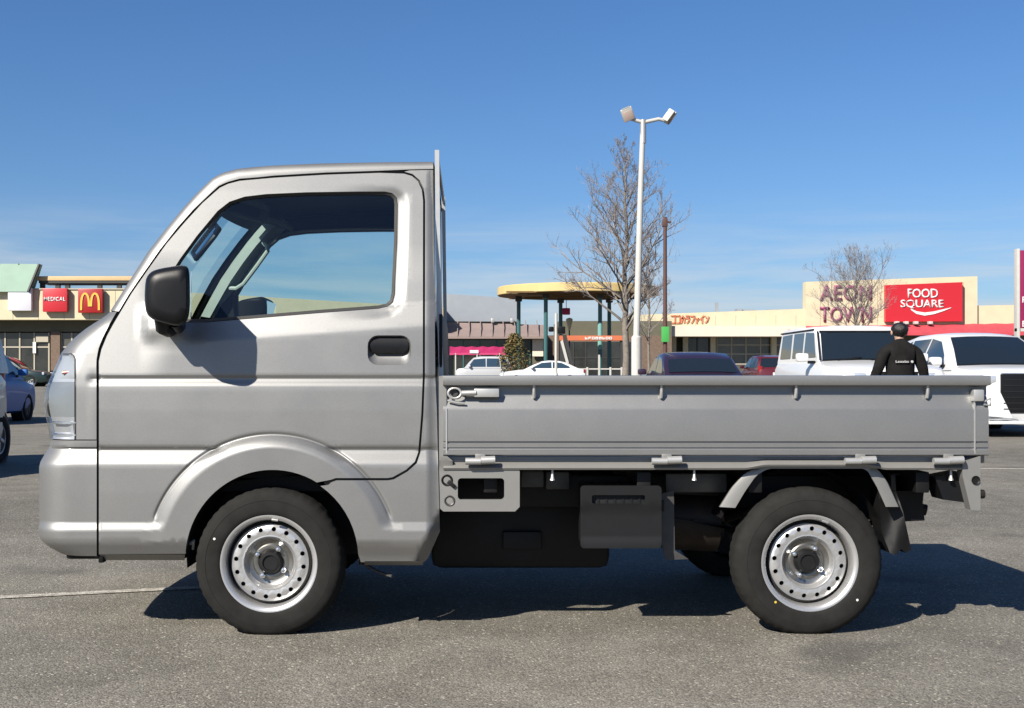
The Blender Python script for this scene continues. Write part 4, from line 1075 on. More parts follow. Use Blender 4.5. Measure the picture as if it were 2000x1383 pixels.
HATCH = dict(name='parked_car', W=1.68, r=.30, belt=.92, wb=.80, wr=.62, wx=(1.28, -1.22), ws=(0, 2), rw=(7, 5),
    lower=[(2.0,.34,.62,.60),(1.96,.22,.70,.74),(1.75,.18,.80,.82),(1.2,.18,.88,.84),(.6,.18,.94,.84),(-.8,.18,.97,.84),(-1.7,.2,.98,.82),(-1.93,.24,.93,.76),(-1.97,.34,.86,.68)],
    top=[(1.15,.90),(.75,1.22),(.38,1.46),(.0,1.53),(-.8,1.53),(-1.45,1.46),(-1.65,1.25),(-1.82,.95)],
    side=[[(.86,1.0),(.42,1.37),(-.30,1.43),(-.30,1.0)],[(-.36,1.0),(-.36,1.43),(-1.05,1.42),(-1.10,1.0)],[(-1.16,1.0),(-1.12,1.41),(-1.38,1.36),(-1.5,1.04)]],
    mirror=(.72, .92, 1.04), head=(1.86,.62,.74,.15,.085), tail=(-1.90,.70,.92,.09,.14), grille=(1.985,.42,.50,.11,.44))
KEI = dict(HATCH, W=1.48, r=.27, belt=1.0, wb=.72, wr=.60, wx=(1.2,-1.2),
    lower=[(1.68,.34,.68,.52),(1.65,.22,.86,.66),(1.5,.18,.96,.73),(1.0,.18,1.02,.74),(-1.4,.18,1.03,.74),(-1.62,.22,1.0,.70),(-1.66,.34,.9,.62)],
    top=[(1.2,.98),(.9,1.34),(.62,1.60),(.2,1.69),(-.9,1.69),(-1.42,1.64),(-1.55,1.35),(-1.62,1.02)],
    side=[[(.94,1.08),(.6,1.52),(-.1,1.58),(-.1,1.08)],[(-.16,1.08),(-.16,1.58),(-.9,1.57),(-.95,1.08)],[(-1.0,1.08),(-.96,1.56),(-1.3,1.52),(-1.4,1.12)]],
    mirror=(.85,.82,1.12), head=(1.58,.54,.84,.13,.1), tail=(-1.6,.62,1.0,.07,.16), grille=(1.67,.38,.58,.1,.46))
SEDAN = dict(HATCH, W=1.78, r=.32, belt=.92, wb=.84, wr=.64, wx=(1.42,-1.36), ws=(0, 2), rw=(7, 5),
    lower=[(2.33,.34,.60,.60),(2.28,.22,.68,.76),(2.0,.18,.78,.86),(1.3,.18,.88,.89),(.5,.18,.93,.89),(-1.0,.18,.96,.89),(-1.9,.2,.97,.86),(-2.2,.24,.93,.78),(-2.26,.34,.85,.68)],
    top=[(1.05,.90),(.55,1.20),(.08,1.40),(-.3,1.46),(-.8,1.44),(-1.2,1.34),(-1.55,1.14),(-1.85,.96)],
    side=[[(.66,1.0),(.10,1.32),(-.42,1.37),(-.42,1.0)],[(-.48,1.0),(-.48,1.37),(-.95,1.32),(-1.35,1.1),(-1.4,1.0)]],
    mirror=(.62,.98,1.03), head=(2.16,.66,.70,.17,.075), tail=(-2.18,.68,.84,.16,.08), grille=(2.315,.45,.50,.10,.42))
ROUGHER = dict(name='parked_suv', W=1.86, r=.39, belt=1.20, wb=.765, wr=.70, tum=1.0, wx=(1.5,-1.42), ws=(0, 1), rw=(5, 4), wsm=(.07,.93), pil=.075, sm=30,
    lower=[(2.12,.50,.98,.70),(2.06,.44,1.05,.80),(1.9,.40,1.10,.86),(1.1,.38,1.15,.86),(.62,.36,1.20,.84),(-1.9,.38,1.22,.84),(-2.02,.42,1.2,.82)],
    top=[(.66,1.18),(.34,1.70),(.16,1.79),(-1.0,1.81),(-1.88,1.80),(-2.0,1.22)],
    side=[[(.50,1.27),(.26,1.68),(-.22,1.70),(-.22,1.27)],[(-.34,1.27),(-.34,1.70),(-.98,1.70),(-.98,1.27)],[(-1.12,1.27),(-1.12,1.70),(-1.78,1.69),(-1.82,1.27)]],
    mirror=(.52,.99,1.26), head=(2.10,.52,.90,.11,.11), tail=(-2.0,.72,.95,.07,.12), grille=(2.115,.36,.92,.10,.58))
SUV = dict(name='parked_suv', W=1.86, r=.36, belt=1.08, wb=.90, wr=.63, wx=(1.42,-1.40), ws=(0, 2), rw=(7, 5), wsm=(.05,.93), pil=.10,
    lower=[(2.34,.40,.94,.52),(2.32,.26,1.0,.72),(2.22,.20,1.04,.86),(1.95,.19,1.07,.92),(1.2,.19,1.12,.93),(-1.0,.2,1.14,.93),(-2.0,.22,1.14,.90),(-2.28,.26,1.1,.82),(-2.33,.4,1.0,.7)],
    top=[(1.12,1.10),(.66,1.40),(.20,1.64),(-.3,1.70),(-1.1,1.69),(-1.75,1.60),(-2.0,1.38),(-2.2,1.12)],
    side=[[(.74,1.17),(.62,1.31),(.22,1.55),(-.24,1.61),(-.24,1.17)],[(-.31,1.17),(-.31,1.61),(-1.1,1.60),(-1.2,1.17)],[(-1.27,1.17),(-1.18,1.59),(-1.6,1.50),(-1.85,1.22)]],
    mirror=(.78,1.03,1.20), head=(2.305,.77,.90,.13,.065), tail=(-2.26,.74,1.0,.13,.08), grille=(2.345,.60,.68,.30,.40))
cars = 'cars parked in the shopping car park'
jp = make_car('boxy white off road SUV with upright windscreen parked facing the truck', 'suv', (6.52, 16.75), -pi/2, M['white_car'], ROUGHER, cars)
for s in (-1, 1):
    MB().box(-1.95, .22, s*.712 - .012, s*.712 + .012, 1.725, 1.75, .006).build('roof_gutter', M['dark_plastic'], jp)
    MB().tube([(.69, s*.735, 1.22), (.36, s*.685, 1.70)], .016, 6).build('windscreen_pillar_seal', M['dark_plastic'], jp)
MB().tube([(.375, -.66, 1.70), (.375, .66, 1.70)], .016, 6).build('windscreen_header', M['dark_plastic'], jp)
for k in (-.45, .1): MB().tube([(.70, k, 1.215), (.665, k + .40, 1.265)], .010, 6).build('wiper', M['black_plastic'], jp)
sv = make_car('smooth white SUV at the right edge with black grille and sloping windscreen', 'suv', (8.84, 17.2), -pi/2, M['white_car'], SUV, cars)
# its front corner: black lower opening, the white blade beside the grille, chrome lines and lip
for s in (-1, 1):
    MB().prism([(s*.90, .56), (s*.72, .66), (s*.80, .36), (s*.90, .36)], .06, 'x', 2.20).build('fog_recess', M['black_plastic'], sv)
    MB().prism([(s*.70, .80), (s*.62, .72), (s*.42, .30), (s*.80, .33), (s*.70, .62)], .10, 'x', 2.26).build('bumper_blade', M['white_car'], sv, smooth=20)
    MB().tube([(2.31, s*.80, .285), (2.36, s*.55, .295), (2.37, s*.34, .27)], .014, 6).build('chrome_strip', M['chrome'], sv, smooth=40)
MB().box(2.335, 2.372, -.60, .60, .985, 1.0, .004).build('chrome_strip', M['chrome'], sv)
MB().obox(Matrix.Translation((.90, -.20, 1.235)) @ Matrix.Rotation(radians(-52), 4, 'Y'), .008, .26, .07, .002).build('windscreen_card', M['plate'], sv)
MB().box(2.22, 2.38, -.84, .84, .205, .255, .02).build('bumper_lip', M['white_car'], sv)
for k in range(6):
    z = .44 + .09*k; MB().box(2.335, 2.362, -.56, .56, z - .010, z + .010, .004).build('grille_bar', M['dark_plastic'], sv)
make_car('dark plum coloured car showing only its roof and big window above the truck bed', 'car', (5.06, 24.2), pi/2, paint('plum_blue_paint', (.030, .015, .034)), dict(SEDAN, W=1.84, wr=.72), cars)
make_car('dark red car half hidden between the plum coloured car and the boxy white SUV', 'car', (at(1496, 0, 52).x, 52), pi/2, paint('red_paint', (.12, .015, .022)), HATCH, cars)
make_car('pale grey tall car cut off by the left edge of the photo', 'car', (-5.74, 7.55), -pi/2, paint('pale_grey_blue_paint', (.40, .48, .51)), dict(KEI, wx=(1.2,-1.36)), cars)
make_car('small blue car with dark wheel beyond the truck headlight', 'car', (-10.40, 21.35), pi/2, mat('bright_blue_paint', (.012, .13, .42), rough=.45, coat=.15), dict(HATCH, rim_mat=M['dark_plastic']), cars)
make_car('dark green car parked in front of the left hand shops', 'car', (-24.9, 63), 0, paint('dark_green_paint', (.012, .03, .028)), dict(SEDAN, top=[(x, lerp(.9, z, 1.35)) for x, z in SEDAN['top']], side=[[(x, lerp(.9, z, 1.3)) for x, z in p] for p in SEDAN['side']]), cars)
make_car('silver white tall hatchback parked under the pink awning', 'car', tuple(at(945, 0, 70).xy), pi, paint('pearl_silver_paint', (.52, .53, .54)), KEI, cars)
make_car('low white car beside the olive shrub and small white lamp post', 'car', tuple(at(1060, 0, 62).xy), pi, M['white_car'], dict(SEDAN, top=[(x, .9 + (z-.9)*.86) for x, z in SEDAN['top']], side=[[(x, .9 + (z-.9)*.86) for x, z in p] for p in SEDAN['side']]), cars)

# ------------------------------------------------------------------ the person walking away
M['skin'] = mat('skin', (.42, .26, .19), rough=.55)
M['hair'] = mat('black_hair', (.008, .007, .007), rough=.5, bump=.5, bscale=220)
M['jacket'] = mat('black_jacket', (.013, .0125, .0125), rough=.95, spec=.12, var=.3, vscale=9, bump=.8, bscale=11)
M['trousers'] = mat('charcoal_trousers', (.018, .018, .022), rough=.85)
M['print'] = mat('white_back_print', (.50, .50, .50), rough=.7)
def skin(name, verts, edges, m, parent, sub=2, root=0):
    me = bpy.data.meshes.new(name); me.from_pydata([v[:3] for v in verts], edges, [])
    o = bpy.data.objects.new(name, me); COL.objects.link(o)
    md = o.modifiers.new('skin', 'SKIN'); md.use_smooth_shade = True
    for i, v in enumerate(verts):
        sv_ = me.skin_vertices[0].data[i]; r = v[3]; sv_.radius = r if isinstance(r, tuple) else (r, r); sv_.use_root = (i == root)
    ss = o.modifiers.new('sub', 'SUBSURF'); ss.levels = sub; ss.render_levels = sub
    bpy.context.view_layer.update()
    dg = bpy.context.evaluated_depsgraph_get()
    m2 = bpy.data.meshes.new_from_object(o.evaluated_get(dg)); o.modifiers.clear(); o.data = m2
    m2.materials.clear(); m2.materials.append(m); m2.shade_smooth()
    o.parent = parent; return o
pp = at(1758, 0, 11.8)
per = thing('person', 'person in black jacket with white back print seen from behind the truck bed', 'person', (pp.x, 11.8, 0), radians(4))
def arm(s):                                               # shoulder, elbow, wrist, hand
    return [(s*.185, 0, 1.300), (s*.290, -.02, 1.06), (s*.355, .05, .84)]
V = [(0,0,.86,(.15,.11)), (0,0,1.02,(.135,.10)), (0,.0,1.22,(.16,.11)), (0,0,1.33,(.10,.075)), (0,.01,1.395,(.052,.055)), (0,.03,1.45,(.062,.075)), (0,.035,1.53,(.075,.092)), (0,.03,1.58,(.055,.07))]
E = [(i, i+1) for i in range(7)]
for s in (-1, 1):
    a = arm(s); o = len(V)
    V += [(s*.13, 0, 1.31, .055), (*a[0], .052), (*a[1], .042), (*a[2], .028), (s*.368, .07, .775, (.038, .018))]
    E += [(3, o), (o, o+1), (o+1, o+2), (o+2, o+3), (o+3, o+4)]
    h = Vector((s*.368, .07, .775))
    for k, (dx, ln) in enumerate(((-.028,.075), (-.009,.085), (.010,.080), (.028,.062))):
        q = len(V); V += [(h.x + dx*.4, h.y + dx, h.z - .04, .009), (h.x + dx*.4, h.y + dx + .012, h.z - .04 - ln*.5, .0085), (h.x - s*.012, h.y + dx + .03, h.z - .035 - ln, .007)]
        E += [(o+4, q), (q, q+1), (q+1, q+2)]
    q = len(V); V += [(h.x - s*.02, h.y + .045, h.z - .01, .010), (h.x - s*.03, h.y + .06, h.z - .05, .008)]; E += [(o+4, q), (q, q+1)]
    o = len(V); V += [(s*.09, 0, .78, .088), (s*.10, .015, .46, .058), (s*.105, -.02, .10, .038), (s*.11, .10, .035, (.04, .028))]
    E += [(0, o), (o, o+1), (o+1, o+2), (o+2, o+3)]
skin('body', V, E, M['skin'], per)
V = [(0,0,.80,(.205,.14)), (0,0,.95,(.200,.14)), (0,0,1.12,(.205,.145)), (0,0,1.25,(.20,.14)), (0,0,1.34,(.135,.11)), (0,.005,1.385,(.100,.098)), (0,.015,1.432,(.080,.085))]
E = [(i, i+1) for i in range(6)]
for s in (-1, 1):
    a = arm(s); o = len(V); V += [(s*.145, 0, 1.315, .100), (s*.218, 0, 1.255, .088), (s*.296, -.02, 1.05, .074), (s*.358, .045, .86, .056), (s*.362, .055, .825, .054)]
    E += [(3, o), (o, o+1), (o+1, o+2), (o+2, o+3), (o+3, o+4)]
jk = skin('jacket', V, E, M['jacket'], per)
V = [(0,0,.90,(.16,.12)), (0,0,.82,(.165,.12))]; E = [(0, 1)]
for s in (-1, 1):
    o = len(V); V += [(s*.095, 0, .74, .105), (s*.105, .015, .46, .080), (s*.11, -.015, .12, .072), (s*.11, -.015, .07, .074)]; E += [(1, o), (o, o+1), (o+1, o+2), (o+2, o+3)]
skin('trousers', V, E, M['trousers'], per)
for s in (-1, 1): skin('shoe', [(s*.11, -.05, .05, (.048, .045)), (s*.112, .05, .045, (.05, .042)), (s*.115, .15, .035, (.045, .03))], [(0, 1), (1, 2)], M['seal'], per)
bm = bmesh.new(); bmesh.ops.create_icosphere(bm, subdivisions=4, radius=1); rnd = random.Random(9)
from mathutils import noise as mnoise
for v in bm.verts:
    q = v.co.copy(); n1 = mnoise.noise(q * 3.1) * .05 + mnoise.noise(Vector((q.x * 9, q.y * 9, q.z * 3))) * .055
    k = 1 + n1; low = max(0, -q.z)
    v.co = Vector((q.x * .108 * k * (1 - .22*low), .012 + q.y * .118 * k * (1 - .15*low), 1.548 + q.z * (.096 if q.z > 0 else .108) * k))
bmesh.ops.delete(bm, geom=[f for f in bm.faces if f.calc_center_median().y > .075 and f.calc_center_median().z < 1.575], context='FACES')
MB().bm(bm).build('hair', M['hair'], per, smooth=60)
for s in (-1, 1):
    bm = bmesh.new(); bmesh.ops.create_uvsphere(bm, u_segments=10, v_segments=8, radius=1); MB().bm(bm, Matrix.Translation((s*.100, .03, 1.51)) @ Matrix.Diagonal((.014, .022, .034, 1))).build('ear', M['skin'], per, smooth=180)
# print across the shoulders: a short word and a round mark, too small to read
mb = MB(); random.seed(3)
x = -.118; 
for wdt in (.022, .018, .018, .018, .018, .010, .016, .018):
    hgt = .028 if wdt in (.022, .010) else .021
    mb.box(x, x + .006, -.1585, -.150, 1.118, 1.118 + hgt); mb.box(x, x + wdt, -.1585, -.150, 1.118, 1.124); 
    if hgt < .025: mb.box(x, x + wdt, -.1585, -.150, 1.133, 1.139)
    x += wdt + .0045
pr = mb.build('back_print', M['print'], jk, smooth=0)
p2 = MB().lathe([(0, .002), (.016, .002), (.017, -.006)], Matrix.Translation((.095, -.1585, 1.131)) @ Matrix.Rotation(pi/2, 4, 'X'), 14).build('back_emblem', M['print'], jk)
for v in list(p2.data.vertices): v.co.y += .004
for v in pr.data.vertices: v.co.y += .004 + .6*v.co.x**2
# ------------------------------------------------------------------ shops
M['cream'] = mat('cream_render', (.62, .55, .38), rough=.85, var=.06, vscale=1.2)
M['joint'] = mat('cream_joint', (.42, .37, .25), rough=.9)  # darker cream for the joint strips
M['cream2'] = mat('pale_pink_fascia', (.70, .62, .52), rough=.8, var=.05, vscale=1.0)
M['yellow'] = mat('yellow_fascia', (.60, .45, .19), rough=.6, var=.06, vscale=1.5)
M['soffit'] = mat('shaded_brown_soffit', (.16, .095, .035), rough=.8, var=.1, vscale=2)  # brown darkened so the colour carries the shade under the canopy
M['beige'] = mat('beige_fascia', (.58, .42, .22), rough=.7, var=.06, vscale=1.5)
M['green_roof'] = mat('pale_green_metal', (.22, .35, .27), rough=.6, var=.06, vscale=1.2)
M['blue_grey'] = mat('blue_grey_cladding', (.27, .30, .34), rough=.6, var=.05, vscale=1.5)
M['brown_roof'] = mat('dusty_brown_roof', (.26, .20, .185), rough=.8, var=.08, vscale=2)
M['olive'] = mat('olive_cladding', (.11, .105, .07), rough=.8, var=.08, vscale=2)
M['shop_dark'] = mat('dark_shop_glass', (.03, .032, .03), rough=.12, spec=.6, var=.5, vscale=.9)
M['shop_glass'] = mat('grey_shop_glass', (.09, .088, .075), rough=.15, spec=.6, var=.4, vscale=.8)
M['frame'] = mat('pale_window_frame', (.42, .38, .30), rough=.6)
M['dframe'] = mat('dark_steel_frame', (.03, .03, .03), rough=.6)
M['teal'] = mat('teal_column_paint', (.035, .12, .125), rough=.5)
M['teal2'] = mat('pale_teal_paint', (.16, .36, .33), rough=.5)
M['red'] = mat('red_sign_face', (.52, .018, .03), rough=.4)
M['red_awn'] = mat('red_awning_cloth', (.50, .055, .075), rough=.8, var=.12, vscale=1.5)
M['mred'] = mat('deep_red_sign_face', (.34, .008, .010), rough=.4)
M['gold'] = mat('yellow_logo', (.85, .46, .06), rough=.45)
M['sign_white'] = mat('white_sign_face', (.66, .66, .72), rough=.4)
M['letter_white'] = mat('white_letters', (.82, .80, .78), rough=.5)
M['purple'] = mat('plum_letters', (.26, .05, .13), rough=.5)
M['orange_l'] = mat('orange_letters', (.62, .19, .09), rough=.6)
M['orange'] = mat('orange_fascia', (.55, .14, .055), rough=.6, var=.06, vscale=2)
M['pink'] = mat('pink_canvas', (.40, .014, .10), rough=.7, var=.1, vscale=2)
M['magenta'] = mat('magenta_sign_face', (.26, .010, .075), rough=.4)
M['brick'] = mat('brown_tiled_wall', (.16, .11, .08), rough=.85, var=.2, vscale=6)
M['pole_brown'] = mat('brown_painted_pole', (.085, .038, .028), rough=.65, var=.15, vscale=12)
M['banner'] = mat('green_banner_cloth', (.05, .36, .07), rough=.8)

def bxp(name, m, parent, px0, px1, py0, py1, y, d, b=.0, ylook=None):
    """box facing the camera whose front face spans those bearings at distance y; d thick, behind"""
    a = at(px0, py1, y); c = at(px1, py0, y)
    o = parent.location if parent else Vector((0, 0, 0))
    return MB().box(a.x - o.x, c.x - o.x, y - o.y, y + d - o.y, a.z - o.z, c.z - o.z, b).build(name, m, parent, smooth=30 if b else 0)
def text_part(name, txt, m, parent, x, y, z, h, wd=None, depth=.06, bold=0.0, sp=1.0, align='CENTER'):
    cu = bpy.data.curves.new(name, 'FONT'); cu.body = txt; cu.size = 1; cu.extrude = .0; cu.offset = bold; cu.space_character = sp; cu.resolution_u = 3
    cu.align_x = align
    o = bpy.data.objects.new(name, cu); COL.objects.link(o); bpy.context.view_layer.update()
    me = bpy.data.meshes.new_from_object(o.evaluated_get(bpy.context.evaluated_depsgraph_get()))
    bpy.data.objects.remove(o)
    bm = bmesh.new(); bm.from_mesh(me)
    x0 = min(v.co.x for v in bm.verts); x1 = max(v.co.x for v in bm.verts); y0 = min(v.co.y for v in bm.verts); y1 = max(v.co.y for v in bm.verts)
    sy = h / (y1 - y0); sx = (wd / (x1 - x0)) if wd else sy
    r = bmesh.ops.extrude_face_region(bm, geom=bm.faces[:])
    for g_ in r['geom']:
        if isinstance(g_, bmesh.types.BMVert): g_.co.z += 1
    ol = parent.location if parent else Vector((0, 0, 0))
    for v in bm.verts:
        v.co = Vector((x + (v.co.x - (x0+x1)/2)*sx - ol.x, y - v.co.z*depth - ol.y, z + (v.co.y - y0)*sy - ol.z))
    bmesh.ops.recalc_face_normals(bm, faces=bm.faces)
    bm.to_mesh(me); bm.free(); me.materials.clear(); me.materials.append(m)
    ob = bpy.data.objects.new(name, me); COL.objects.link(ob); ob.parent = parent; return ob
def strokes(name, m, parent, x0, x1, y, z0, z1, n, seed, depth=.06):   # lettering too blurred to read: upright and level strokes
    rnd = random.Random(seed); ol = parent.location; mb = MB(); w_ = (x1 - x0) / n
    for k in range(n):
        a = x0 + k*w_ + w_*.1; b = a + w_*.78; t = w_*.18; kind = rnd.randrange(4)
        mb.box(a-ol.x, a+t-ol.x, y-depth-ol.y, y-ol.y, z0-ol.z, z1-ol.z)
        zs = {0: (z0, z1-t), 1: (z0, (z0+z1)/2-t/2), 2: ((z0+z1)/2-t/2, z1-t), 3: (z0, (z0+z1)/2, z1-t)}[kind]
        for zq in zs: mb.box(a+t-ol.x, b-ol.x, y-depth-ol.y, y-ol.y, zq-ol.z, zq+t-ol.z)
        if kind in (0, 3): mb.box(b-t-ol.x, b-ol.x, y-depth+.002-ol.y, y-ol.y, z0+t-ol.z, z1-t-ol.z)
    return mb.build(name, m, parent, smooth=0)
def storefront(parent, px0, px1, py0, y, n, pane, frame, transom=(.55,), gl=None, t=.09):
    a = at(px0, py0, y); c = at(px1, py0, y); z1 = a.z; z0 = gz(y); o = parent.location; w_ = (c.x - a.x) / n
    for k in range(n):
        x0 = a.x + k*w_
        MB().box(x0 + t/2 - o.x, x0 + w_ - t/2 - o.x, y - o.y, y + .05 - o.y, z0 + .1 - o.z, z1 - .02 - o.z).build('window_pane', pane, parent, smooth=0)
    for k in range(n + 1):
        x0 = a.x + k*w_; MB().box(x0 - t/2 - o.x, x0 + t/2 - o.x, y - .06 - o.y, y + .06 - o.y, z0 - o.z, z1 - .01 - o.z).build('mullion', frame, parent, smooth=0)
    for q in transom:
        z = lerp(z0, z1, q); MB().box(a.x - o.x, c.x - o.x, y - .05 - o.y, y + .04 - o.y, z - t/2 - o.z, z + t/2 - o.z).build('transom', frame, parent, smooth=0)

# left: cream shop with three signs
LB = 75
bl = thing('shop_building', 'cream shop with flat beige canopy behind the front of the truck', 'building', (at(110, 0, LB).x, LB, gz(LB)))
bxp('parapet_wall', M['cream'], bl, -190, 262, 565, 624.5, LB, 6)
bxp('coping', M['frame'], bl, -192, 263, 563, 565.5, LB - .08, 6.1)
bxp('wall', M['brick'], bl, -190, 262, 624.5, 728, LB + 1.6, 4)
bxp('lintel', M['olive'], bl, -190, 262, 624.6, 648, LB + 1.2, .3)
for px in (-30, 108, 190): bxp('pier', M['brick'], bl, px - 9, px + 9, 648, 724, LB + 1.0, .5)
storefront(bl, -18, 96, 650, LB + 1.25, 4, M['shop_dark'], M['frame'], (.72,))
storefront(bl, 120, 182, 650, LB + 1.25, 3, M['shop_glass'], M['frame'], (.72,))
bxp('notice_panel', M['frame'], bl, 70, 94, 656, 668, LB + 1.1, .05)
bxp('door_panel', M['letter_white'], bl, 64, 70, 668, 690, LB + 1.1, .05)
a = at(72, 548, LB + .3); c = at(330, 540, LB + .3); o = bl.location
MB().box(a.x - o.x, c.x - o.x, .3, 2.5, a.z - o.z, c.z + .02 - o.z, .03).build('canopy_slab', M['beige'], bl)
MB().box(a.x + .1 - o.x, c.x - o.x, .35, 2.4, a.z - .16 - o.z, a.z - .005 - o.z).build('canopy_soffit', M['dframe'], bl)
for px in (82, 112, 131, 194, 232):
    p = at(px, 560, LB + .5); MB().box(p.x - .14 - o.x, p.x + .14 - o.x, .5, .75, at(0, 566, LB).z - o.z, a.z - .15 - o.z).build('canopy_strut', M['dframe'], bl)
g0 = at(-120, 570, LB - .4); g1 = at(70, 515, LB - .4); g2 = at(76, 516, LB)
gr = thing('roof_tower', 'pale green metal roof block at the far left above the cream shop', 'roof', (g0.x, LB, g0.z))
zt = g1.z - g0.z; xw = g1.x - g0.x
MB().add([(0,-.5,0), (xw-.45,-.5,0), (xw+.12,-.1,zt), (0,-.1,zt+.05), (0,.5,0), (xw-.45,.5,0), (xw+.12,.5,zt), (0,.5,zt+.05)], [(0,1,2,3), (4,7,6,5), (1,5,6,2), (3,2,6,7), (0,4,5,1), (0,3,7,4)]).build('cladding', M['green_roof'], gr, smooth=0)
MB().tube([(xw-.45,-.52,0), (xw+.12,-.12,zt)], .09, 6).build('verge', M['dframe'], gr)
for k in range(5): MB().box(k*xw/5, k*xw/5 + .05, -.16, -.09, zt - .02, zt + .06).build('seam_cap', M['green_roof'], gr)
for px in (-55,): pass
sg = []
def wall_sign(label, px0, px1, py0, py1, m):
    p = at((px0+px1)/2, py1, LB - .45); t_ = thing('wall_sign', label, 'sign', (p.x, LB - .45, p.z), 0, 'square signs on the cream shop')
    bxp('panel', m, t_, px0, px1, py0, py1, LB - .45, .35, .05)
    for q in (px0 + 8, px1 - 8): bxp('bracket', M['dframe'], t_, q - 1.5, q + 1.5, py0 + 10, py0 + 16, LB - .11, .10)
    return t_
wall_sign('blank pale square sign, leftmost on the cream shop parapet', 15, 61, 562, 607, M['sign_white'])
s2 = wall_sign('red square sign with one line of small white lettering', 83, 131, 563, 609, M['red'])
p = at(107, 588, LB - .46); text_part('lettering', 'MEDICAL', M['letter_white'], s2, p.x, LB - .45, p.z, .26, 1.36, .03, .01)
s3 = wall_sign('dark red square sign with a golden double arch letter M', 152, 200, 564, 611, M['mred'])
# two tall golden arches that meet in the middle, drawn as bands with a little relief
p = at(176, 606, LB - .46); ol = s3.location; mb = MB()
for s in (-1, 1):
    rows = []
    for i in range(25):
        t = i / 24; ang = pi * t
        # outer and inner edge of one arch, outside foot to inside foot
        ox, oz = -cos(ang), sin(ang)
        xo = s * (.315 - .315*ox*-1 if False else .315 + .315*(-ox)); 
        zo = 1.12 * (max(0, oz) ** .55); zi = 1.00 * (max(0, oz) ** .62)
        xi = s * (.315 + .185*(-ox))
        if t > .5: zo = max(zo, .24); zi = max(zi, .24)
        rows.append([(xo, zo), (xi, zi)])
    A = [[Vector((p.x + x - ol.x, -.05 if k < 1 else -.0, p.z + z - ol.z)) for x, z in r] for k in (0,) for r in rows]
    B = [[q + Vector((0, .05, 0)) for q in r] for r in A]
    mb.grid(A); mb.grid([[a_[0], b_[0]] for a_, b_ in zip(A, B)]); mb.grid([[a_[1], b_[1]] for a_, b_ in zip(A, B)])
mb.build('logo', M['gold'], s3, smooth=30)

# cream wall that runs back behind the cab
bw_ = thing('shop_building', 'long cream shop wall seen through the cab windows', 'building', (at(262, 0, LB).x, LB, gz(LB)))
A0 = at(262, 565, LB + .2); A1 = at(868, 601, 83)
o = bw_.location; dx, dy = A1.x - A0.x, A1.y - A0.y; h1 = A0.z - o.z; h2 = A1.z - o.z
MB().add([(.02, .2, h1 - 1.95), (dx, dy + .2, h1 - 1.95), (dx, dy + .2, h2), (.02, .2, h1), (.02, 5, h1 - 1.95), (dx, dy + 5, h1 - 1.95), (dx, dy + 5, h2), (.02, 5, h1)], [(0,1,2,3), (4,7,6,5), (3,2,6,7), (0,4,5,1), (1,5,6,2), (0,3,7,4)]).build('parapet_wall', M['cream'], bw_, smooth=0)
MB().add([(.02, 1.2, -.4), (dx, dy + 1.2, -.2), (dx, dy + 1.2, h1 - 1.95), (.02, 1.2, h1 - 1.95)], [(0,1,2,3)]).build('wall', M['brick'], bw_, smooth=0)
for k in range(9):
    f = (k + .5) / 9; MB().box(dx*f - .9, dx*f + .9, dy*f + .7, dy*f + .95, .0, h1 - 2.4).build('window_pane', M['shop_dark'], bw_, smooth=0)

# middle: blue grey box above a low brown roof
MY = 84
bm_ = thing('shop_building', 'low shop with dusty brown eaves and blue grey box above, behind the cab', 'building', (at(950, 0, MY).x, MY, gz(MY)))
o = bm_.location
a = at(846, 575, MY + 2); c = at(1016, 628, MY + 2)
MB().add([(a.x-o.x, 2, c.z-o.z), (c.x-o.x, 2, c.z-o.z), (c.x-o.x, 2, a.z-.30-o.z), (a.x-o.x, 2, a.z+.1-o.z), (a.x-o.x, 9, c.z-o.z), (c.x-o.x, 9, c.z-o.z), (c.x-o.x, 9, a.z-.3-o.z), (a.x-o.x, 9, a.z+.1-o.z)], [(0,1,2,3), (4,7,6,5), (3,2,6,7), (0,4,5,1), (1,5,6,2), (0,3,7,4)]).build('upper_box', M['blue_grey'], bm_, smooth=0)
a = at(700, 657, MY - 1.2); c = at(1064, 628, MY + 1.5); c2 = at(1064, 660, MY - 1.2)
MB().add([(a.x-o.x, -1.2, a.z-o.z), (c2.x-o.x, -1.2, a.z-o.z), (c.x-o.x, 1.5, c.z-.25-o.z), (a.x-o.x, 1.5, c.z+.1-o.z), (a.x-o.x, -1.2, a.z-.16-o.z), (c2.x-o.x, -1.2, a.z-.16-o.z), (c.x-o.x, 1.5, a.z-.16-o.z), (a.x-o.x, 1.5, a.z-.16-o.z)], [(0,1,2,3), (0,4,5,1), (1,5,6,2), (4,7,6,5)]).build('eaves_roof', M['brown_roof'], bm_, smooth=0)
for k in range(16):
    f = (k + .5) / 16; x = lerp(a.x, c2.x, f) - o.x
    MB().add([(x-.03, -1.22, a.z+.0-o.z), (x+.03, -1.22, a.z+.0-o.z), (x+.03, 1.5, c.z+.0-o.z), (x-.03, 1.5, c.z+.0-o.z), (x-.03, -1.22, a.z+.06-o.z), (x+.03, -1.22, a.z+.06-o.z), (x+.03, 1.5, c.z+.08-o.z), (x-.03, 1.5, c.z+.08-o.z)], [(4,5,6,7), (0,1,5,4), (1,2,6,5), (3,0,4,7)]).build('roof_seam', M['brown_roof'], bm_, smooth=0)
storefront(bm_, 840, 1035, 663, MY, 6, M['shop_dark'], M['teal'], (.66,))
bxp('wall', M['olive'], bm_, 700, 1062, 658, 730, MY + .1, 6)
bxp('end_panel', M['cream2'], bm_, 1040, 1061, 663, 696, MY - .3, .2)
for px in (962, 1000, 1012): bxp('roof_vent', M['galv'], bm_, px - 3, px + 3, 622, 630, MY + 1, .4, .04)
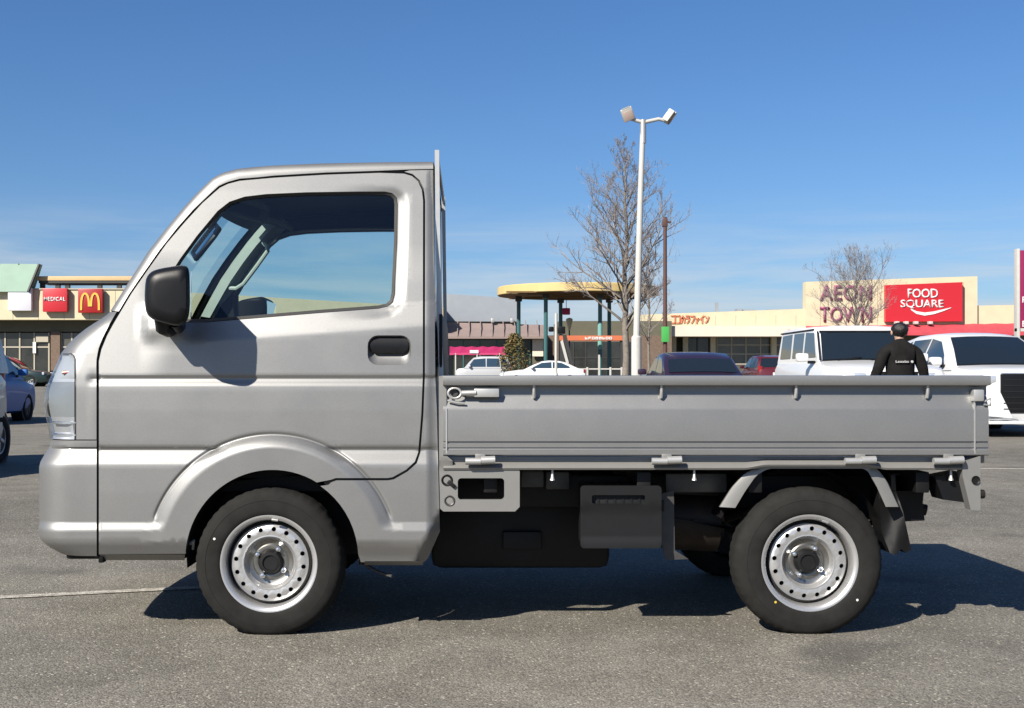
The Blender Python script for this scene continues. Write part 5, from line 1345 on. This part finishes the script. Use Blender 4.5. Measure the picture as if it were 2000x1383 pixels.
aw = thing('shop_awning', 'pink canvas awning on thin posts in front of the brown roofed shop', 'awning', (at(932, 0, 77).x, 77, gz(77)))
o = aw.location; a = at(878, 693, 77); c = at(986, 680, 78.2)
mb = MB(); nr = 10; R_ = []
for k in range(nr + 1):
    x = lerp(a.x, c.x, k/nr) - o.x; sag = .06*abs(sin(k*pi/2)); R_.append([(x, -.05, a.z - .02 + sag*.4 - o.z), (x, 0, a.z + .12 - o.z), (x, 1.2, c.z + .12 - sag - o.z)])
mb.grid(R_); mb.build('canvas', M['pink'], aw, smooth=0)
for px in (890, 932, 976):
    p = at(px, 693, 77); MB().tube([(p.x - o.x, 0, 0), (p.x - o.x, 0, p.z + .1 - o.z)], .05, 6).build('post', M['white_post'], aw)
p = at(926, 687, 77); MB().box(p.x - .28 - o.x, p.x + .28 - o.x, -.09, -.06, p.z - .1 - o.z, p.z + .1 - o.z).build('lettering', M['letter_white'], aw)

# round yellow canopy on teal columns
CY = 77; cc = at(1128, 572, CY)
cn = thing('plaza_canopy', 'round yellow canopy roof on slender teal columns', 'canopy', (cc.x, CY, gz(CY)))
RX, RY = 5.25, 4.6; zb = .909 + (740 - 568.5) / scl(CY - RY) - gz(CY)
rows = []
for k in range(57):
    a = 2*pi*k/56; cx, cy = RX*cos(a), RY*sin(a)
    rows.append([(cx*.0, cy*.0, zb + .05), (cx*.55, cy*.55, zb + .08), (cx*.90, cy*.90, zb + .02), (cx*.99, cy*.99, zb), (cx, cy, zb + .04), (cx, cy, zb + .50), (cx*.985, cy*.985, zb + .56), (cx*.9, cy*.9, zb + .56), (0, 0, zb + .66)])
MB().grid([r[3:] for r in rows]).build('fascia', M['yellow'], cn, smooth=30)
MB().grid([r[:4] for r in rows]).build('soffit', M['soffit'], cn, smooth=30)
for px, dy, m_ in ((1013, 1.0, 'teal'), (1066, -2.4, 'teal'), (1095, 2.6, 'teal'), (1172, -2.4, 'teal'), (1190, 2.2, 'teal'), (1246, 0.4, 'teal')):
    p = at(px, 600, CY + dy); x = p.x - cc.x
    col_ = MB().tube([(x, dy, 0), (x, dy, zb + .04)], .13, 10).build('column', M[m_], cn)
    MB().box(x - .22, x + .22, dy - .2, dy + .2, zb - .30, zb + .02, .04).build('column_head', M['dframe'], col_)
    if px == 1172: MB().tube([(x, dy, 2.2), (x, dy, 3.9)], .15, 10).build('column_sleeve', M['teal2'], col_)
for k in range(8):
    a = pi*k/8; MB().box(-RX*.9*abs(cos(a)) - .05, RX*.9*abs(cos(a)) + .05, RY*.8*(k/4 - 1) - .06, RY*.8*(k/4 - 1) + .06, zb - .04, zb + .06).build('beam', M['soffit'], cn, smooth=0)
# ball shaped pink hanging sign and ice cream cone sign
p = at(1106, 608, CY + 2.4); hs_ = thing('hanging_sign', 'small pink sign hanging beside a canopy column', 'sign', tuple(p))
MB().box(-.26, .26, -.08, .08, -.24, .22, .07).build('panel', M['pink'], hs_); MB().tube([(0, 0, .2), (0, 0, zb + gz(CY) - p.z + .03)], .02, 6).build('hanger', M['dframe'], hs_)
p = at(1112, 645, 81); cs = thing('cone_sign', 'small cream coloured cone shaped sign under the yellow canopy', 'sign', (p.x, 81, p.z))
MB().lathe([(0, 0), (.07, .02), (.24, .72), (.20, .80), (0, .86)], None, 14).build('cone', M['cream'], cs, smooth=40)
MB().tube([(0, 0, .05), (0, 0, gz(81) - p.z)], .05, 6).build('post', M['dframe'], cs)
# olive building behind, with orange sign band
OY = 86
bo = thing('shop_building', 'dark olive shop with an orange sign band under the yellow canopy', 'building', (at(1160, 0, OY).x, OY, gz(OY)))
bxp('upper_wall', M['olive'], bo, 1092, 1312, 627, 655, OY + 4, 6)
bxp('wall', M['brick'], bo, 1068, 1312, 655, 730, OY + 3.2, 4)
bxp('sign_band', M['orange'], bo, 1093, 1221, 655.5, 665, OY - 12.6, .5)
a = at(1142, 663, OY - 12.6); c = at(1196, 658, OY - 12.6)
strokes('lettering', M['letter_white'], bo, a.x, c.x, OY - 12.6, a.z, c.z, 8, 4, .04)
storefront(bo, 1096, 1240, 667, OY + 2.8, 6, M['shop_dark'], M['dframe'], (.6,))
for px in (1098, 1216): bxp('pier', M['dframe'], bo, px - 4, px + 4, 665, 735, OY - 12.5, .4)
ps = thing('folded_parasol', 'dark folded parasol with a pale side panel by the small lamp post', 'parasol', (at(1108, 0, 70).x, 70, gz(70)))
MB().add([(-.25,0,3.0), (-.05,0,3.0), (.62,0,.1), (.15,0,.1), (-.25,.4,3.0), (-.05,.4,3.0), (.62,.4,.1), (.15,.4,.1)], [(0,1,2,3), (7,6,5,4), (0,4,5,1), (1,5,6,2), (2,6,7,3), (3,7,4,0)]).build('canvas', M['dframe'], ps, smooth=0)
MB().add([(-.42,-.1,2.6), (-.28,-.1,2.7), (.12,-.1,1.2), (-.02,-.1,1.1), (-.42,.0,2.6), (-.28,.0,2.7), (.12,.0,1.2), (-.02,.0,1.1)], [(0,1,2,3), (7,6,5,4), (0,4,5,1), (1,5,6,2), (2,6,7,3), (3,7,4,0)]).build('side_panel', M['white_post'], ps, smooth=0)
MB().tube([(.4, .2, 0), (.4, .2, 1.2)], .05, 8).build('post', M['dframe'], ps)
fn_ = thing('railing', 'low white railing in front of the olive shop', 'railing', (at(1165, 0, 66).x, 66, gz(66)))
o = fn_.location
for px in (1122, 1147, 1170, 1192, 1214):
    p = at(px, 0, 66); MB().box(p.x - .05 - o.x, p.x + .05 - o.x, -.05, .05, 0, 1.05 if px != 1170 else 1.75).build('post', M['white_post'], fn_)
for z in (.5, .95):
    a = at(1122, 0, 66); c = at(1214, 0, 66); MB().box(a.x - o.x, c.x - o.x, -.02, .02, z - .035, z + .035).build('rail', M['white_post'], fn_)

def joints(parent, px0, px1, pt, pb, y, n, dark):
    o = parent.location
    for k in range(n):
        px = lerp(px0, px1, (k + .5) / n); p = at(px, pb, y); q = at(px, pt, y)
        MB().box(p.x - .018 - o.x, p.x + .018 - o.x, y - .012 - o.y, y + .01 - o.y, p.z - o.z, q.z - o.z).build('joint_strip', M[dark], parent, smooth=0)
joints(bl, -150, 250, 565.5, 624, LB, 8, 'joint')
# right: the long cream hall
RY_ = 92
br = thing('shop_building', 'long cream shopping hall with raised sign block on the right', 'building', (at(1600, 0, RY_).x, RY_, gz(RY_)))
o = br.location
def slant(name, m, px0, px1, pt0, pt1, pb, y, d):
    a = at(px0, pt0, y); c = at(px1, pt1, y); b = at(px0, pb, y)
    MB().add([(a.x-o.x, y-o.y, b.z-o.z), (c.x-o.x, y-o.y, b.z-o.z), (c.x-o.x, y-o.y, c.z-o.z), (a.x-o.x, y-o.y, a.z-o.z), (a.x-o.x, y+d-o.y, b.z-o.z), (c.x-o.x, y+d-o.y, b.z-o.z), (c.x-o.x, y+d-o.y, c.z-o.z), (a.x-o.x, y+d-o.y, a.z-o.z)],
             [(0,1,2,3), (4,7,6,5), (3,2,6,7), (0,4,5,1), (1,5,6,2), (0,3,7,4)]).build(name, m, br, smooth=0)
slant('parapet_wall', M['cream'], 1240, 1574, 615, 603, 637, RY_, 5)
slant('coping', M['frame'], 1240, 1574, 613.6, 601.6, 614.9, RY_ - .06, 5.1) if False else None
slant('sign_block', M['cream'], 1574, 1909, 550.5, 539.5, 640, RY_ - .25, .9)
slant('parapet_wall', M['cream'], 1909, 2300, 597, 590, 640, RY_, 5)
bxp('canopy_fascia', M['cream2'], br, 1240, 1574, 636.5, 657, RY_ - 1.6, 2.2)
bxp('wall', M['olive'], br, 1240, 2300, 640, 727, RY_ + 1.0, 4)
storefront(br, 1400, 1570, 658, RY_ + .6, 6, M['shop_glass'], M['frame'], (.4, .62, .82))
storefront(br, 1335, 1388, 658, RY_ + .6, 2, M['shop_dark'], M['dframe'], (.6,))
for px in (1316, 1339, 1393, 1512): bxp('pier', M['cream'], br, px - 5, px + 5, 657.5, 724, RY_ + .1, .4)
for px0, px1, h in ((1440, 1449, 5), (1452, 1476, 3.5), (1500, 1530, 2)):
    bxp('roof_unit', M['blue_grey'], br, px0, px1, 608 - h - (px0-1440)*.03, 612, RY_ + 2, 1)
joints(br, 1300, 1574, 616, 636, RY_, 7, 'joint'); joints(br, 1574, 1909, 551, 640, RY_ - .25, 6, 'joint')
p = at(1400, 606, RY_ + 2); MB().box(p.x - .12 - o.x, p.x + .12 - o.x, 1.9, 2.1, p.z - .5 - o.z, p.z + .62 - o.z).build('roof_mast', M['blue_grey'], br)
# orange word: eight characters of straight strokes
KATA = ['ko', 'ko', 'ka', 'ra', 'fu', 'a', 'i', 'n']
SEG = {'ko': [(0,1,1,1), (1,1,1,0), (0,0,1,0)], 'ka': [(0,.72,1,.72), (1,.72,.9,.05), (.45,1,.4,.6), (.4,.6,.05,0)], 'ra': [(.1,1,.9,1), (0,.68,1,.68), (1,.68,.8,.25), (.8,.25,.3,0)],
       'fu': [(0,.95,1,.95), (1,.95,.8,.4), (.8,.4,.25,0)], 'a': [(.1,.6,.9,.6), (.9,.6,.6,.38), (.5,.45,.35,0)], 'i': [(.9,1,.05,.5), (.55,.72,.55,0)], 'n': [(.05,.95,.35,.75), (.1,.05,.6,.25), (.6,.25,1,.85)]}
a = at(1310, 631, RY_); c = at(1385, 617, RY_); cw = (c.x - a.x) / 8; mb = MB()
for q, kk in enumerate(KATA):
    for ax, az, bx, bz in SEG[kk]:
        A = Vector((a.x + (q + .10 + .76*ax)*cw - o.x, 0, lerp(a.z, c.z, az) - o.z)); B = Vector((a.x + (q + .10 + .76*bx)*cw - o.x, 0, lerp(a.z, c.z, bz) - o.z))
        dr_ = (B - A).normalized(); nn = Vector((-dr_.z, 0, dr_.x)) * .045; A -= dr_*.03; B += dr_*.03
        P = [A + nn, B + nn, B - nn, A - nn]; mb.add([p + Vector((0, -.09, 0)) for p in P] + [p + Vector((0, .01, 0)) for p in P], [(0,1,2,3), (7,6,5,4), (0,4,5,1), (1,5,6,2), (2,6,7,3), (3,7,4,0)])
mb.build('lettering', M['orange_l'], br, smooth=0)
# letters on the raised block
for word, pt, pb in (('AEON', 557, 587), ('TOWN', 599, 629)):
    a = at(1600, pb, RY_ - .26); c = at(1703, pt, RY_ - .26)
    text_part('lettering', word, M['purple'], br, (a.x + c.x)/2, RY_ - .25, a.z, c.z - a.z, (c.x - a.x)*.98, .12, .012, 1.05)
# red board
p = at(1805, 628, RY_ - .7); fb = thing('sign_board', 'red board with white words FOOD SQUARE and a swoosh', 'sign', (p.x, RY_ - .7, p.z))
A_ = [at(1730, 557, RY_ - .7), at(1880, 551, RY_ - .7), at(1880, 627.5, RY_ - .7), at(1730, 628.5, RY_ - .7)]; ol = fb.location
MB().add([(q.x-ol.x, 0, q.z-ol.z) for q in A_] + [(q.x-ol.x, .4, q.z-ol.z) for q in A_], [(0,1,2,3), (7,6,5,4), (0,4,5,1), (1,5,6,2), (2,6,7,3), (3,7,4,0)]).build('panel', M['red'], fb, smooth=0)
for word, px0, px1, pt, pb in (('FOOD', 1773, 1832, 564, 582), ('SQUARE', 1759, 1843, 585.5, 603.5)):
    a = at(px0, pb, RY_ - .71); c = at(px1, pt, RY_ - .71); text_part('lettering', word, M['letter_white'], fb, (a.x+c.x)/2, RY_ - .7, a.z, c.z - a.z, c.x - a.x, .05, .012, .96)
    # little serifs, so the words keep their bookish look
pts = [(1779, 604), (1790, 610.5), (1806, 613.5), (1824, 611), (1842, 606), (1858, 601)]
mb = MB(); R_ = []
for i, (px, py) in enumerate(pts):
    h = (1.2, 2.6, 3.0, 2.6, 1.8, .4)[i]; a = at(px, py - h, RY_ - .75); b = at(px, py + h, RY_ - .75)
    R_.append([Vector((a.x-ol.x, -.05, a.z-ol.z)), Vector((b.x-ol.x, -.05, b.z-ol.z))])
mb.grid(R_); mb.grid([[r[0], r[0] + Vector((0, .05, 0))] for r in R_]); mb.grid([[r[1], r[1] + Vector((0, .05, 0))] for r in R_]); mb.build('swoosh', M['letter_white'], fb, smooth=0)
for px in (1750, 1768, 1787, 1815):
    p = at(px, 631, RY_ - .8); MB().box(p.x-.14-ol.x, p.x+.14-ol.x, -.5, .0, p.z-.1-ol.z, p.z+.12-ol.z, .03).build('flood_lamp', M['white_post'], fb)
ra = thing('shop_awning', 'long red awning along the front of the shopping hall', 'awning', (at(1765, 0, RY_ - 2).x, RY_ - 2, gz(RY_)))
o2 = ra.location; a = at(1545, 655, RY_ - 2.6); c = at(1985, 632, RY_ - .3); R_ = []
for k in range(23):
    f = k / 22; x = lerp(a.x, c.x, f) - o2.x; sg_ = .05*abs(sin(k*pi/2))
    R_.append([(x, -.6, a.z - .12*0 - o2.z), (x, -.58, a.z + .22 - o2.z), (x, 1.7, lerp(at(0, 637, RY_ - .3).z, at(0, 631, RY_ - .3).z, f) - sg_ - o2.z)])
MB().grid(R_).build('canvas', M['red_awn'], ra, smooth=0)
for f in (0, .25, .5, .75, 1):
    x = lerp(a.x, c.x, f) - o2.x; MB().tube([(x, -.5, a.z + .1 - o2.z), (x, 2.2, a.z + .1 - o2.z)], .03, 6).build('arm', M['dframe'], ra)
# tall magenta sign at the right edge
sx = at(1985, 0, 42)
py_ = thing('pylon_sign', 'tall magenta sign with white frame cut off by the right edge', 'sign', (sx.x, 42, gz(42)))
z0 = at(0, 641, 42).z - gz(42); z1 = at(0, 489, 42).z - gz(42)
MB().box(.10, 1.5, -.06, .18, z0, z1, .03).build('panel', M['magenta'], py_)
for x in (0, 1.5): MB().box(x, x + .10, -.1, .22, 0, z1 + .06, .02).build('post', M['white_post'], py_)
MB().box(.0, 1.6, -.05, .15, z0 - .12, z0 - .005).build('frame_rail', M['white_post'], py_)
for z, w_ in ((2.05 + z0 - 2.0, .30), (z0 + .95, .25)):
    strokes('lettering', M['letter_white'], py_, sx.x + .18, sx.x + 1.35, 42 - .06, z + gz(42) + .0, z + gz(42) + .22, 7, int(z*10), .03)

# ------------------------------------------------------------------ poles and lamp posts
lp_ = at(1243, 0, 31.6); s_ = scl(31.6)
lamp = thing('lamp_post', 'tall white lamp post with two floodlights turned apart', 'lamp post', (lp_.x, 31.6, gz(31.6)))
zc = at(0, 657, 31.6).z - gz(31.6); zt = at(0, 238, 31.6).z - gz(31.6); ln = 13 / s_
MB().tube([(0, 0, 0), (0, 0, zc - .03), (.005, 0, zc + .02)], [.15, .145, .10], 20).build('pole_base', M['white_post'], lamp, smooth=40)
MB().tube([(.004, 0, zc), (ln*.55, 0, zc + (zt-zc)*.6), (ln, 0, zt)], [.098, .085, .075], 18).build('pole', M['white_post'], lamp, smooth=50)
MB().tube([(ln, 0, zt - .62), (ln, 0, zt + .06)], .088, 14).build('pole_collar', M['galv'], lamp)
MB().tube([(ln - .36, -.02, zt + .08), (ln, 0, zt - .02), (ln + .45, .0, zt + .08), (ln + .62, 0, zt + .04)], [.05, .06, .055, .05], 10).build('cross_arm', M['white_post'], lamp, smooth=40)
for s, M_ in ((-1, Matrix.Translation((ln - .46, -.12, zt + .19)) @ Matrix.Rotation(radians(-24), 4, 'Y') @ Matrix.Rotation(radians(24), 4, 'X')), (1, Matrix.Translation((ln + .76, .05, zt + .16)) @ Matrix.Rotation(radians(36), 4, 'Y') @ Matrix.Rotation(radians(-20), 4, 'Z'))):
    fl = MB().obox(M_, .34 if s < 0 else .19, .12 if s < 0 else .30, .38, .03).build('floodlight', M['white_post'], lamp)
    if s < 0: MB().obox(M_ @ Matrix.Translation((0, -.064, -.03)), .28, .012, .28, .004).build('lamp_glass', mat('pinkish_lamp_glass', (.58, .46, .40), rough=.2), fl)
    else: MB().obox(M_ @ Matrix.Translation((.099, 0, -.02)), .012, .24, .31, .004).build('lamp_glass', mat('brown_lamp_glass', (.20, .14, .10), rough=.15), fl)
    MB().obox(M_ @ Matrix.Translation((0, .0, .17)), .26, .10, .08, .02).build('ballast', M['galv'], fl)
q = at(1085, 0, 58); sl = thing('lamp_post', 'short white lamp post with two small black speakers by the olive shrub', 'lamp post', (q.x, 58, gz(58)))
zt = at(0, 612, 58).z - gz(58)
MB().tube([(0, 0, 0), (0, 0, .55), (.02, 0, .75)], [.16, .15, .08], 12).build('pole_base', M['white_post'], sl, smooth=40); MB().tube([(.02, 0, .7), (.03, 0, zt)], .07, 10).build('pole', M['white_post'], sl)
for x, z, r in ((-.22, zt - .80, .13), (.30, zt - .85, .19)): MB().box(x - r, x + r, -.1, .12, z - r, z + r, .06).build('speaker', M['black_plastic'], sl)
q = at(1299, 0, 41); bp = thing('utility_pole', 'thin brown pole carrying a green banner beside the bare tree', 'pole', (q.x, 41, gz(41)))
zt = at(0, 424, 41).z - gz(41)
MB().tube([(0, 0, 0), (0, 0, zt)], [.085, .065], 10).build('pole', M['pole_brown'], bp)
z = at(0, 434, 41).z - gz(41); MB().box(-.10, .22, -.05, .05, z - .03, z + .03, .01).build('cross_arm', M['pole_brown'], bp)
MB().box(-.09, .09, -.08, .08, zt - .35, zt - .05, .03).build('pole_cap', M['pole_brown'], bp)
a = at(1292, 668, 40.85); c = at(1307, 638, 40.85); o = bp.location
bn = tag(MB().box(a.x, c.x, 40.84, 40.875, a.z, c.z, .01).build('banner', M['banner'], None), 'green cloth banner tied to the brown pole', 'banner')

# ------------------------------------------------------------------ trees
M['bark'] = mat('grey_bark', (.19, .165, .14), rough=.9, var=.3, vscale=7, bump=.5, bscale=30)
M['twig'] = mat('grey_brown_twigs', (.23, .205, .20), rough=.9, var=.3, vscale=3)
def bare_tree(label, px, y, H, seed, prof, r0, z_first, npri=44, lean=.0, ln_sec=.42):
    rnd = random.Random(seed); b0 = at(px, 0, y); t = thing('bare_tree', label, 'tree', (b0.x, y, gz(y)))
    trunk = [Vector((0, 0, 0))]; n = 14
    for i in range(1, n + 1):
        f = i / n; trunk.append(Vector((lean*H*f + rnd.uniform(-.06, .06)*(.5+f), rnd.uniform(-.06, .06)*(.5+f), H*f)))
    def rad(f): return r0 * (1 - f)**.85 + .008
    MB().tube(trunk, [rad(i/n)*(1.25 if i == 0 else 1) for i in range(n+1)], 9).build('trunk', M['bark'], t, smooth=60)
    def tp(f): i = min(n-1, int(f*n)); return trunk[i].lerp(trunk[i+1], f*n - i)
    big = MB(); tw = MB()
    def branch(p, d, L, r, lev, mb):
        k = 5 if lev < 2 else (4 if lev == 2 else 3); pts = [p]; q = p.copy(); dd = d.copy()
        for i in range(k):
            dd = (dd + Vector((rnd.uniform(-1,1), rnd.uniform(-1,1), rnd.uniform(-.5,1.0))) * (.16 if lev < 2 else .22)).normalized(); q = q + dd * L / k; pts.append(q.copy())
        mb.tube(pts, [max(.0034, r*(1 - .8*i/k)) for i in range(k+1)], 5 if lev == 1 else (4 if lev == 2 else 3), caps=False)
        if lev >= 4: return
        m = (0, 7, 5, 3)[lev]
        for j in range(m + (1 if rnd.random() < .5 else 0)):
            f = rnd.uniform(.22, 1.0); i = min(k-1, int(f*k)); pp_ = pts[i].lerp(pts[i+1], f*k - i)
            base = (pts[i+1] - pts[i]).normalized(); side = Vector((rnd.uniform(-1,1), rnd.uniform(-1,1), rnd.uniform(-.35,.8))); side = (side - base*side.dot(base)).normalized()
            nd = (base * rnd.uniform(.6, 1.0) + side * rnd.uniform(.55, .95) + Vector((0, 0, .18))).normalized()
            branch(pp_, nd, L * rnd.uniform(ln_sec*.7, ln_sec*1.25) * (1.15 - f*.35), max(.0034, r*.45), lev + 1, tw if lev >= 1 else big)
    ga = rnd.uniform(0, 6)
    for i in range(npri):
        f = z_first + (1 - z_first) * ((i + rnd.random()*.6) / npri)**.95; f = min(.985, f); ga += 2.4 + rnd.uniform(-.3, .3)
        L = ramp(f, prof) * rnd.uniform(.75, 1.15); up = rnd.uniform(.5, 1.0) + .5*f
        d = Vector((cos(ga), sin(ga), up)).normalized(); branch(tp(f), d, L, rad(f)*.45 + .004, 1, big)
    big.build('branch', M['bark'], t, smooth=60, fix=False) ; tw.build('crown', M['twig'], t, smooth=0, fix=False)
    t.children[-1]['kind'] = 'stuff'; t.children[-2]['kind'] = 'stuff' if True else ''
    return t
bare_tree('tall bare tree standing behind the white lamp post', 1222, 46, at(0, 288, 46).z - gz(46), 11, [(.2,2.1),(.35,3.0),(.5,3.0),(.7,2.1),(.85,1.1),(1,.6)], .15, .24, 46)
bare_tree('smaller bare tree in front of the plum letters on the hall', 1668, 62, at(0, 520, 62).z - gz(62), 29, [(.2,2.2),(.4,2.7),(.6,2.7),(.8,2.0),(1,1.1)], .12, .30, 27, .02, .46)
bare_tree('thin bare tree right of the lamp post beside the brown pole', 1268, 56, at(0, 470, 56).z - gz(56), 31, [(.2,1.5),(.5,2.0),(.8,1.2),(1,.6)], .07, .25, 18)
# olive shrub by the low shop
rnd = random.Random(8); q = at(1005, 0, 69)
sh = thing('shrub', 'tall olive and yellow leafed shrub between the two white cars', 'shrub', (q.x, 69, gz(69)))
MB().tube([(0, 0, 0), (.03, 0, .9), (.0, .05, 1.6)], [.06, .05, .03], 7).build('stem', M['bark'], sh)
for m_, nn_, sd in ((mat('olive_leaves', (.085, .075, .018), rough=.7, var=.3, vscale=2), 1500, 1), (mat('yellowing_leaves', (.17, .11, .025), rough=.7, var=.3, vscale=2), 800, 2)):
    mb = MB(); rnd = random.Random(sd)
    for k in range(nn_):
        z = rnd.random(); R = 1.05 * (1 - abs(z - .42) / .62)**.6 if abs(z-.42) < .6 else .1
        a = rnd.uniform(0, 2*pi); rr = R * sqrt(rnd.random()) * rnd.uniform(.8, 1.12); c = Vector((rr*cos(a), rr*sin(a), 0.3 + z*2.75))
        u = Vector((rnd.gauss(0,1), rnd.gauss(0,1), rnd.gauss(0,1))).normalized(); v = u.orthogonal().normalized(); s_ = rnd.uniform(.05, .10)
        mb.add([c + u*s_, c + v*s_*.5, c - u*s_, c - v*s_*.5], [(0,1,2,3)])
    mb.build('foliage', m_, sh, smooth=0, fix=False)['kind'] = 'stuff'
